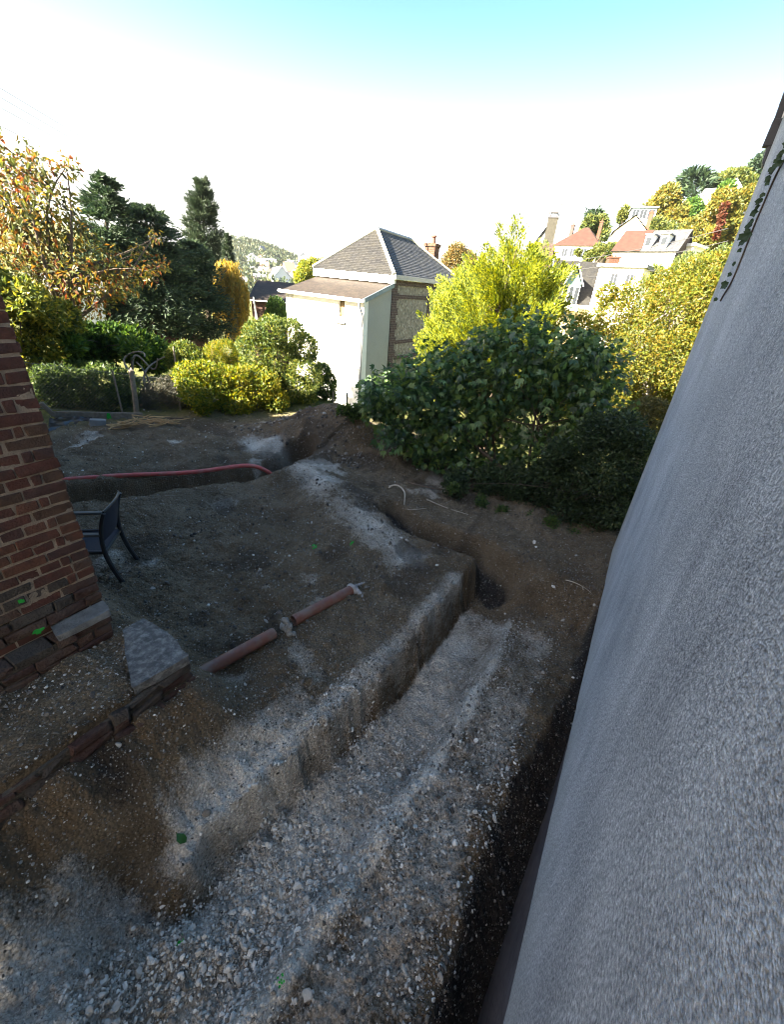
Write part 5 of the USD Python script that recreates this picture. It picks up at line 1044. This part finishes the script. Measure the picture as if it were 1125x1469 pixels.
rr = R(10); cl = clumps_from([(365, 480, 16), (390, 475, 20), (415, 485, 22), (435, 500, 20), (370, 510, 24), (400, 515, 30), (435, 530, 24), (385, 545, 28), (425, 560, 26), (450, 545, 14), (405, 580, 20), (440, 580, 16), (365, 470, 10), (350, 495, 10)], 11.6, .8, rr, 2)
plant('tall_hedge', 'large rounded green bush, sunlit on its left, in front of the white wall', 'bush', gbase(405, 600, 11.6), cl, 21000, lf_bush, .058, .5, rr, .06, 10, lo=.75)
rr = R(11); cl = clumps_from([(462, 535, 12), (468, 555, 14), (460, 570, 12), (474, 545, 8), (472, 570, 10)], 13.0, .4, rr, 2)
plant('dark_hedge', 'small dark green clipped bush at the right foot of the large rounded bush', 'bush', gbase(465, 590, 13), cl, 5000, lf_green, .055, .5, rr, .04, 5, lo=.75)
# golden conifer
rr = R(12); gt = gbase(705, 610, 12.4); t = thing('golden_conifer', 'large golden yellow conifer lit by the sun right of the pale house', 'tree', tuple(gt)); Ps, As, Ls = [], [], []
out_ = [(735, 350, 14), (722, 368, 26), (640, 480, 30), (615, 510, 20), (650, 540, 26), (745, 375, 26), (700, 400, 34), (745, 410, 40), (775, 400, 18), (665, 425, 30), (715, 440, 44), (765, 445, 34), (640, 450, 28), (680, 465, 44), (735, 480, 46), (625, 490, 24), (660, 510, 40), (710, 520, 44), (760, 515, 34), (625, 525, 20), (690, 355, 9), (735, 335, 8)]
cl = clumps_from([(a + 6, b + 26 - .05 * (b - 335), c) for a, b, c in out_], 12.4, 1.1, rr, 3)
C_ = np.array([c for c, _ in cl]); Rr = np.array([r for _, r in cl])[:, 0]; axis_c = np.array([gt[0], gt[1]])
for i in range(900):                                          # plumes that sweep up and out, dark gaps between
    j = rr.choice(len(cl), p=Rr ** 2 / (Rr ** 2).sum()); d = unit(rr.normal(0, 1, 3) + [0, -.1, .1]); s = C_[j] + d * Rr[j] * rr.uniform(.3, .8)
    o = np.array([s[0] - axis_c[0], s[1] - axis_c[1], 0]); o /= np.linalg.norm(o) + 1e-6; ax = unit(o * rr.uniform(.5, 1.1) + np.array([0, 0, rr.uniform(.7, 1.6)]) + rr.normal(0, .2, 3))
    ln = rr.uniform(.42, .82); m = 220; q = rr.random(m) ** .75; rad = .17 * np.sin(np.pi * (.12 + .80 * q)) * ln; sd = unit(np.cross(ax, rr.normal(0, 1, 3)))
    sp = rr.normal(0, 1, (m, 3)) * .30 + sd * rr.normal(0, .9, m)[:, None]
    p = s + ax * (q * ln)[:, None] + sp * rad[:, None]; Ps.append(p); As.append(ax + unit(sp) * .5); Ls.append(np.full(m, .07))
Pp, A, L_ = np.vstack(Ps), np.vstack(As), np.concatenate(Ls) * rr.uniform(.6, 1.3, len(Ps) * 220)
obj('crown', rel(leafmesh(Pp, A, L_, L_ * .34, rr, .05), gt), lf_thuja, t)
ms = limbs(gt, cl, rr, .14, 16, top=at(728, 360, D=12.4)); obj('trunk', rel(ms[0], gt), bark_m, t, smooth=60); obj('limbs', rel(cat_(ms[1:]), gt), bark_m, t, smooth=60)
# olive yellow tree at the right
rr = R(13); sp_ = [(1030, 385, 20), (1000, 400, 30), (1050, 400, 24), (960, 420, 34), (1010, 440, 44), (915, 435, 32), (960, 465, 44), (880, 460, 30), (920, 490, 44), (1010, 490, 44), (860, 500, 36), (970, 520, 44), (835, 470, 20), (825, 520, 28), (880, 545, 36), (935, 555, 34), (985, 560, 28), (840, 560, 28), (900, 590, 26), (945, 590, 20), (1060, 370, 18), (1070, 420, 40), (870, 425, 14)]
cl = clumps_from(sp_, 14.5, 1.7, rr, 2)
plant('olive_tree', 'wide olive yellow leafy tree between the golden conifer and the grey wall', 'tree', gbase(930, 640, 14.8), cl, 52000, lf_hazel, .068, .5, rr, .13, 26, graybark_m, up=.15, lo=.45)
for i, pts in enumerate((((800, 560), (845, 520), (880, 490), (905, 455)), ((860, 570), (890, 500), (880, 478), (892, 450)), ((930, 600), (925, 540), (950, 500)), ((900, 560), (880, 520), (850, 505)), ((890, 500), (905, 490), (915, 470)))):
    pass
# low bush between
rr = R(14); cl = clumps_from([(925, 590, 18), (935, 605, 18), (905, 605, 16), (945, 585, 12)], 10.5, .5, rr, 2)
plant('clipped_bush', 'dull brown green rounded bush close to the grey wall', 'bush', gbase(925, 650, 10.5), cl, 5500, leafm('brown_green_leaves', [(.04, .045, .015), (.07, .07, .02), (.10, .085, .025)], .3), .045, .5, rr, .04, 5, lo=.7)
# dark lobed-leaf shrub in front
rr = R(15)
spec = [(560, 560, 26), (590, 545, 26), (625, 535, 30), (545, 585, 18), (580, 590, 28), (620, 580, 32), (660, 545, 34), (700, 520, 34), (745, 500, 30), (790, 500, 32), (825, 510, 26), (660, 590, 34), (700, 560, 34), (745, 545, 34), (790, 545, 36), (835, 545, 30), (600, 625, 24), (640, 630, 28), (690, 605, 24), (735, 585, 22), (815, 585, 30), (850, 575, 24), (560, 610, 16), (620, 655, 20), (670, 650, 20), (830, 620, 24), (720, 480, 14), (760, 475, 16), (690, 495, 14), (530, 565, 14), (535, 590, 12), (865, 545, 24), (880, 600, 24), (850, 500, 18), (760, 640, 24), (720, 650, 22), (800, 650, 22), (700, 690, 16)]
cl = clumps_from([(a, b, c * 1.15) for a, b, c in spec], 7.6, .75, rr, 2)
fb_ = gbase(735, 720, 7.4); t = thing('lobed_leaf_shrub', 'large dark green shrub with drooping lobed leaves at the end of the dug yard', 'shrub', tuple(fb_))
p, d = on_clumps(cl, 15500, rr, .35, 1.34, .5); A = d * .55 + rr.normal(0, .5, d.shape) + [0, 0, -.25]; L_ = .112 * rr.uniform(.6, 1.25, len(p))
vis = np.argsort(p @ np.array([.55, -.83, .25]) * -1)
near = np.argsort(np.linalg.norm(p, axis=1) - .25 * L_ * 40)[:280]; mask = np.ones(len(p), bool); mask[near] = False
obj('foliage', rel(palmate(p[mask], A[mask], L_[mask], rr, 5), fb_), lf_fig, t, kind='stuff')
for i in near: obj('leaf', rel(palmate(p[i:i + 1], A[i:i + 1], L_[i:i + 1] * 1.15, rr, 5), fb_), lf_fig, t)
for k_ in range(6):
    b0 = fb_ + [rr.uniform(-1.1, 1.1), rr.uniform(-.3, .4), 0]; b0[2] = Tz(b0[0], b0[1]); js = rr.choice(len(cl), 4, replace=False); ms = limbs(b0, [cl[j] for j in js], rr, .035, 4); obj('stem', rel(cat_(ms), fb_), bark_m, t, smooth=60)
# brambles and undergrowth below it
rr = R(16); spec = [(700, 690, 20), (740, 690, 26), (785, 690, 30), (830, 680, 34), (870, 670, 36), (905, 650, 26), (910, 690, 24), (760, 720, 22), (810, 730, 28), (850, 740, 30), (885, 730, 26), (840, 775, 22), (870, 775, 20), (895, 700, 22), (925, 640, 18), (880, 800, 12), (655, 690, 18), (690, 715, 14), (860, 620, 30), (895, 615, 26), (800, 650, 20)]
cl = clumps_from(spec, 6.7, .45, rr, 2); bb_ = gbase(800, 745, 6.7)
plant('bramble_thicket', 'dark tangled bramble thicket between the lobed shrub and the grey wall', 'thicket', bb_, cl, 24000, lf_bramble, .05, .5, rr, .02, 14, lo=.3, up=.1)
rr = R(17); cl = clumps_from([(690, 722, 9), (720, 735, 10), (760, 745, 10), (790, 752, 12), (820, 770, 12), (845, 795, 10), (858, 815, 8), (650, 700, 8), (870, 825, 6)], 6.1, .25, rr, 2)
plant('ground_weeds', 'low green weeds along the soil in front of the bramble thicket', 'weeds', gbase(770, 755, 6.1), cl, 3000, lf_green, .04, .45, rr, trunk=False, lo=.2)
rr = R(18); cl = clumps_from([(492, 592, 8), (505, 598, 7), (515, 590, 8), (500, 585, 5)], 8.4, .15, rr, 2)
plant('weed_tuft', 'small grey green weed tuft on top of the spoil heap', 'weeds', gbase(503, 605, 8.4), cl, 700, lf_green, .07, .4, rr, trunk=False, lo=.2)
# hillside trees and far small tree
def hilltree(name, label, px, py, D, spec, mat, n, L, seed, cat='tree', group=None, dep=None, trunk=True):
    rr = R(seed); cl = clumps_from(spec, D, dep or max(r for _, _, r in [s[:3] for s in spec]) * D / FPX, rr, 2); b = gbase(px, py, D)
    return plant(name, label, cat, b, cl, int(n * 2.2), mat, L * .62, .6, rr, .18, 6, lo=.5, group=group, trunk=trunk)
hilltree('autumn_tree', 'distant bronze tree behind the chimney of the pale house', 655, 410, 38, [(655, 365, 14), (645, 382, 16), (668, 380, 16), (655, 398, 20), (676, 395, 12)], leafm('bronze_leaves', [(.07, .07, .02), (.14, .10, .03), (.20, .12, .035), (.10, .10, .025)], .35), 3600, .22, 61)
hilltree('green_tree', 'light green tree showing left of the hipped slate roof', 442, 405, 40, [(440, 388, 12), (432, 398, 10), (450, 380, 8)], lf_lime, 1500, .25, 62)
hilltree('green_bush', 'green bush between the brown roofed house and the white lean-to', 398, 455, 24, [(396, 440, 12), (402, 452, 12), (390, 455, 10)], lf_laurel, 1800, .14, 63, 'bush')
conifer('umbrella_pine', 'dark flat topped pine above the red roof', 856, 302, 350, 80, 16, 700, lf_dark, 64, .8, .4, .1, .3)
hilltree('hill_tree', 'olive green tree below the flat topped pine beside the red roof', 852, 345, 76, [(845, 325, 9), (860, 322, 11), (866, 335, 8), (840, 335, 8)], lf_hill, 1500, .5, 65)
hilltree('hill_tree', 'small thin tree against the sky left of the glazed box house', 897, 320, 82, [(897, 305, 7), (892, 312, 5)], lf_hill, 400, .5, 66)
hilltree('hill_tree', 'large golden green tree on the hillside right of the glazed box house', 950, 345, 80, [(940, 300, 14), (955, 290, 16), (965, 310, 18), (945, 320, 18), (960, 332, 16), (972, 322, 12)], lf_hilly, 4200, .55, 67)
hilltree('hill_tree', 'dark dense tree below the golden green tree on the hillside', 955, 350, 72, [(940, 330, 12), (955, 340, 14), (968, 345, 10)], lf_hill, 2200, .45, 68)
conifer('hill_pine', 'dark pine on the skyline above the white hillside houses', 998, 246, 300, 100, 20, 1300, lf_dark, 69, 1.1, .35, .3, .35)
hilltree('hill_tree', 'bright green tree standing between the white hillside houses', 1042, 300, 88, [(1040, 278, 11), (1046, 285, 9)], lf_laurel, 1400, .5, 70)
hilltree('hill_tree', 'round mid green tree below the leftmost white hillside house', 993, 315, 84, [(992, 300, 12), (1000, 308, 10), (985, 310, 9)], lf_laurel, 1600, .5, 71)
hilltree('hill_tree', 'spreading olive trees along the skyline right of the dark pine', 1055, 280, 102, [(1030, 262, 9), (1045, 258, 11), (1060, 258, 12), (1072, 265, 10), (1020, 268, 7)], lf_hill, 2600, .7, 72)
hilltree('hill_tree', 'dark tree at the skyline touching the grey wall', 1092, 270, 104, [(1090, 238, 12), (1094, 250, 10), (1100, 230, 10)], lf_dark, 1300, .7, 73)
hilltree('hill_shrubs', 'band of golden shrubs covering the slope below the white hillside houses', 1020, 360, 66, [(990, 330, 14), (1010, 325, 16), (1030, 305, 16), (1050, 300, 14), (1065, 285, 12), (1020, 345, 18), (1000, 355, 16), (1045, 325, 16), (1060, 310, 14), (1075, 280, 12), (985, 345, 12), (1040, 350, 16), (1010, 370, 18), (1055, 340, 16)], lf_hilly, 8500, .42, 74, 'shrubs')
hilltree('red_vine', 'red leaved creeper climbing among the golden hillside shrubs', 1035, 340, 62, [(1040, 298, 4), (1036, 310, 3), (1034, 320, 3), (1030, 330, 2.5), (1028, 340, 2.5)], lf_red, 420, .4, 75, 'creeper', dep=.5, trunk=False)
hilltree('hill_shrubs', 'green shrubs on the slope between the red roof and the long white house', 850, 375, 58, [(858, 362, 8), (845, 368, 7), (872, 362, 7), (830, 362, 4), (880, 355, 4)], lf_hill, 1500, .35, 76, 'shrubs')
hilltree('hill_shrubs', 'belt of green bushes low on the slope behind the olive yellow tree', 900, 420, 44, [(820, 455, 14), (850, 440, 14), (940, 395, 12), (980, 390, 16), (1010, 385, 20), (900, 415, 12), (1040, 375, 20)], lf_hill, 4200, .3, 77, 'shrubs')
# sunlit low planting seen through the dark shrub
hilltree('garden_bush', 'sunlit yellow green bushes of the garden behind the dark shrub', 720, 600, 15, [(640, 560, 22), (690, 570, 26), (740, 570, 26), (790, 575, 24), (830, 590, 22)], lf_lime, 5500, .10, 78, 'bush', dep=.6)
# woods on the far hill
rw = R(80); n = 1250
Ps, As = [], []
for i in range(n):
    px = rw.uniform(295, 575); py = rw.uniform(352, 385) if rw.random() < .62 else rw.uniform(385, 415); D = 300 + (412 - py) * 7.3 + rw.uniform(-40, 40)
    p = at(px, py, D=D); z = Tz(p[0], p[1]); s = rw.uniform(4, 8); c = np.array([p[0], p[1], z + s * .5]); d = unit(rw.normal(0, 1, (70, 3))); Ps.append(c + d * np.array([.55, .55, .8]) * s * rw.uniform(.5, 1.05, (70, 1))); As.append(d + rw.normal(0, .6, d.shape))
Pp, A = np.vstack(Ps), np.vstack(As)
obj('far_woods', leafmesh(Pp, A, 2.6 * rw.uniform(.6, 1.2, len(Pp)), 1.6, rw), lf_far, None, label='woods covering the far hillside around the town', cat='woods', kind='stuff')
# ivy on the wall
rr = R(90); iv0 = at(1038, 425, X=WALL_X - .02); iv = thing('ivy', 'ivy creeping up the joint near the corner of the grey wall', 'ivy', tuple(iv0))
ivp = curve([at(px, py, X=WALL_X - .02) for px, py in ((1034, 432), (1042, 418), (1052, 400), (1066, 366), (1080, 330), (1096, 292), (1112, 255), (1124, 232), (1140, 205))], 60)
obj('stem', rel(tube(ivp, .006, 6), iv0), bark_m, iv)
ivl = leafm('ivy_leaves', [(.03, .055, .02), (.05, .085, .03), (.075, .12, .04)], .2)
for i in range(52):
    q = rr.random(); q = q if rr.random() < .35 else .45 + .55 * rr.random(); c = ivp[int(q * 59)] + np.array([-.012 * rr.random() - .006, rr.normal(0, .05) + (.03 if q < .2 else 0), rr.normal(0, .03)])
    s = rr.uniform(.013, .030) * (1.3 if q < .5 else 1); a = rr.uniform(-.9, .9) - math.pi / 2; th = np.linspace(0, 2 * np.pi, 11)[:-1]; rad = s * np.array([1.2, .75, .95, .65, .6, .35, .6, .65, .95, .75])
    tl_ = rr.normal(0, .35, 2); tw = rr.uniform(.5, 1.25); V = np.array([[-.010, 0, 0]] + [[-.006 * rr.random() - .02 - math.sin(tw) * rd_ * math.cos(t + a), math.cos(tw) * rd_ * math.cos(t + a), rd_ * math.sin(t + a)] for t, rd_ in zip(th, rad)])
    obj('leaf', rel(trimesh.Trimesh(V + c, [(0, (j + 1) % 10 + 1, j + 1) for j in range(10)], process=False), iv0), ivl, iv)

# ------------------------------------------------------------------ fences, posts, boards, heap of sticks, wires
pb_ = at(197, 601, D=10.9); pt_ = at(188, 531, D=10.9)
t = thing('fence_post', 'thick leaning grey wooden post at the back of the yard', 'post', tuple(pb_))
lp = tube([pb_ - pb_, (pt_ - pb_) * .5 + [.02, 0, 0], pt_ - pb_], [.06, .055, .05], 10); obj('post', lp, wood_m, t, smooth=50); obj('stub', tube([(pt_ - pb_) * .93, (pt_ - pb_) * .97 + [-.10, .06, .05]], [.03, .02], 7), wood_m, t, smooth=50)
wire_m = plain('galvanised_wire', (.12, .12, .115), rough=.5, spec=.5)
fa, fb2 = at(55, 588, D=11.2), at(262, 603, D=11.0)
fn = thing('chain_link_fence', 'rusty grey chain link fence along the back edge of the yard', 'fence', tuple(fa))
FL = np.linalg.norm((fb2 - fa)[:2]); fd = (fb2 - fa) / FL; FH = .95
V, F = [], []
def strip(a, b, r=.0022):
    m = tube([a, b], r * .6, 3, cap=False); F.append(m.faces + sum(len(x) for x in V)); V.append(m.vertices)
st = .062
for s in np.arange(-FH, FL, st):
    for sg in (0, 1):
        z0, z1 = 0, FH; x0, x1 = (s, s + FH) if sg == 0 else (s + FH, s)
        t0, t1 = 0., 1.
        lo_, hi_ = min(x0, x1), max(x0, x1)
        if hi_ < 0 or lo_ > FL: continue
        f = lambda u: (x0 + (x1 - x0) * u)
        if x1 != x0:
            ta_, tb_ = sorted(((0 - x0) / (x1 - x0), (FL - x0) / (x1 - x0))); t0, t1 = max(0, ta_), min(1, tb_)
        if t1 <= t0: continue
        strip(fd * f(t0) + [0, 0, FH * t0 + .02], fd * f(t1) + [0, 0, FH * t1 + .02])
obj('wire_mesh', trimesh.Trimesh(np.vstack(V), np.vstack(F), process=False), wire_m, fn, kind='stuff')
for q in (.0, .55, 1.0): obj('post', tube([fd * FL * q, fd * FL * q + [0, 0, FH + .05]], .02, 8), wood_m, fn)
for z in (.03, FH): obj('line_wire', tube([[0, 0, z], fd * FL + [0, 0, z]], .004, 5), wire_m, fn)
def plank(name, label, cat, a, b, h, th, mat, seed, group=None, n=1):
    a, b = np.array(a), np.array(b); d = b - a; L = np.linalg.norm(d); m = rough_box((L, th, h), .008, R(seed), .006); m = m.subdivide_to_size(.12); m.vertices += .006 * rng.normal(0, .3, m.vertices.shape)
    T = np.eye(4); x = d / L; y_ = unit(np.cross([0, 0, 1], x)); T[:3, 0], T[:3, 1], T[:3, 2], T[:3, 3] = x, y_, np.cross(x, y_), (a + b) / 2 - a
    m.apply_transform(T); t = thing(name, label, cat, tuple(a), group=group); obj('board', m, mat, t, smooth=30); return t
pk = plank('edging_board', 'long grey edging board with a green paint mark along the back of the yard', 'board', at(78, 596, D=10.7), at(205, 598, D=10.5), .16, .05, wood_m, 1)
ma, mb_ = at(154, 591, D=10.45), at(159, 602, D=10.45); o_ = at(78, 596, D=10.7)
gm = at(157, 597, D=10.50) - o_; dd_ = unit(at(205, 598, D=10.5) - at(78, 596, D=10.7)); nrm_ = unit(np.cross(dd_, [0, 0, 1])); nrm_ = nrm_ if nrm_ @ at(157, 597, D=1) < 0 else -nrm_
pos = dd_ * (gm @ dd_) + nrm_ * .036
obj('paint_mark', trimesh.Trimesh(np.array([pos - dd_ * .05 + [0, 0, -.08], pos + dd_ * .035 + [0, 0, -.075], pos + dd_ * .015 + [0, 0, .075], pos - dd_ * .03 + [0, 0, .08], pos - dd_ * .055 + [0, 0, .0]]), [(0, 1, 2), (0, 2, 3), (0, 3, 4)], process=False), paint_m, pk, label='bright green paint stripe')
plank('edging_board', 'dark damp edging board on the ground right of the leaning post', 'board', at(208, 603, D=10.4), at(268, 604, D=10.2), .13, .05, bark_m, 2)
plank('concrete_block', 'short grey block lying below the edging board', 'block', at(128, 606, D=10.0), at(152, 607, D=10.0), .14, .16, plain('concrete', (.16, .16, .155), rough=.9, var=.2), 3)
plank('rail', 'thin sloping rail beside the brick wall at the back of the yard', 'rail', at(58, 578, D=10.6), at(78, 596, D=10.6), .07, .05, wood_m, 4)
# black plastic sheet
tp0 = at(100, 606, D=10.2); ts = thing('plastic_sheet', 'crumpled black plastic sheet hanging below the edging board', 'sheet', tuple(tp0)); us, vs_ = np.linspace(70, 132, 44), np.linspace(0, 1, 18)
Vv = np.array([[at(u, 599 + 18 * v, D=10.55 - .5 * v) for v in vs_] for u in us]); w_ = .12 * (meshkit.fbm(Vv * 4.0, 3, 5) - .5) + .06 * (meshkit.fbm(Vv * 13.0, 3, 6) - .5); Vv[..., 2] += w_ * 1.0; Vv[..., 1] += w_ * 1.3
i_ = (np.arange(43)[:, None] * 18 + np.arange(17)[None]).ravel(); obj('sheet', rel(trimesh.Trimesh(Vv.reshape(-1, 3), np.vstack([np.stack([i_, i_ + 1, i_ + 19], 1), np.stack([i_, i_ + 19, i_ + 18], 1)]), process=False), tp0), plain('black_plastic', (.012, .012, .014), rough=.28, var=.2, spec=.6), ts, smooth=True)
# pile of dry sticks in the sun
rr = R(95); sb = at(205, 611, D=9.6); sb[2] = float(terrain(sb[:1], sb[1:2])[0]); hs_ = thing('stick_pile', 'heap of dry orange brown sticks in the sun at the back of the yard', 'stick pile', tuple(sb)); ex = unit(at(240, 612, D=9.6) - at(175, 610, D=9.6)); ex[2] = 0
for i in range(46):
    x = rr.uniform(-.62, .55); c = ex * x + np.array([rr.normal(0, .06), rr.normal(0, .1), .03 + rr.random() * .16 * (1 - abs(x))]); a = unit(ex * rr.uniform(.4, 1) + rr.normal(0, .22, 3) * [1, 1, .5]); l = rr.uniform(.12, .55)
    obj('stick', tube(curve([c - a * l / 2, c + rr.normal(0, .02, 3), c + a * l / 2], 5), [.014, .012, .010, .008, .005], 5), twig_m, hs_)
for px, py0, py1, D, lab in ((449, 590, 562, 12.2, 'thin pale stake behind the spoil heap, leftmost of three'), (478, 588, 563, 12.4, 'thin pale stake behind the spoil heap, middle of three'), (498, 585, 565, 12.5, 'dark metal stake behind the spoil heap, rightmost of three')):
    a, b = at(px, py0 + 8, D=D), at(px, py1, D=D); t = thing('stake', lab, 'stake', tuple(a)); obj('stake', tube([a - a, (b - a)], .022, 8), wood_m if px < 490 else darkwood_m, t, smooth=50); obj('point', tube([b - a, b - a + [0, 0, .05]], [.022, .008], 8), wood_m if px < 490 else darkwood_m, t)
a, b = at(251, 524, D=12.0), at(249, 500, D=12.0); t = thing('stake', 'thin pale stake standing in front of the round green shrub', 'stake', tuple(a)); obj('stake', tube([a - a + [0, 0, -.6], b - a], .022, 8), wood_m, t, smooth=50); obj('point', tube([b - a, b - a + [0, 0, .05]], [.022, .008], 8), wood_m, t)
# overhead wires
wm = plain('black_wire', (.05, .05, .05), rough=.6)
def wire(label, p0, p1, D0, D1, sag, r, group=None):
    a, b = at(*p0, D=D0), at(*p1, D=D1); s = np.linspace(0, 1, 24)[:, None]; c = a + (b - a) * s; c[:, 2] -= (sag * 4 * s * (1 - s))[:, 0]
    t = thing('overhead_wire', label, 'wire', tuple(a), group=group); obj('wire', tube(c - a, r, 5), wm, t, smooth=True)
for i, (y0, y1, lab) in enumerate(((114, 196, 'top wire of the overhead wires at upper left'), (130, 190, 'second wire of the overhead wires at upper left'), (148, 180, 'third wire of the overhead wires at upper left'), (183, 225, 'lowest overhead wire at upper left, just above the autumn tree'))):
    wire(lab, (-120, y0 - 60), (300, 300 + i * 6), 24, 70, .2, .012)
wire('upper overhead wire crossing in front of the hillside houses', (640, 388), (1045, 328), 32, 30, .5, .016)
wire('middle overhead wire crossing in front of the hillside houses', (640, 398), (1045, 346), 32, 30, .5, .016)
wire('lowest overhead wire crossing in front of the slate house dormer', (700, 395), (960, 385), 32, 31, .3, .014)

# ------------------------------------------------------------------ the air
hz_m = M('air', {'v': ('principled_volume', {'color': (.82, .88, .96), 'density': .00009, 'anisotropy': .35})}, [], surface=None)
m_ = UsdShade.Material.Get(stage, '/World/Looks/air'); m_.CreateVolumeOutput('cycles').ConnectToSource(UsdShade.Shader.Get(stage, '/World/Looks/air/v').CreateOutput('volume', Sdf.ValueTypeNames.Token))
obj('haze', box(-1900, 1900, -700, 1900, float(GZ.min()) - 1, float(GZ.max()) + 25), hz_m, None, kind='stuff', label='thin pale haze in the air over the valley', cat='haze')
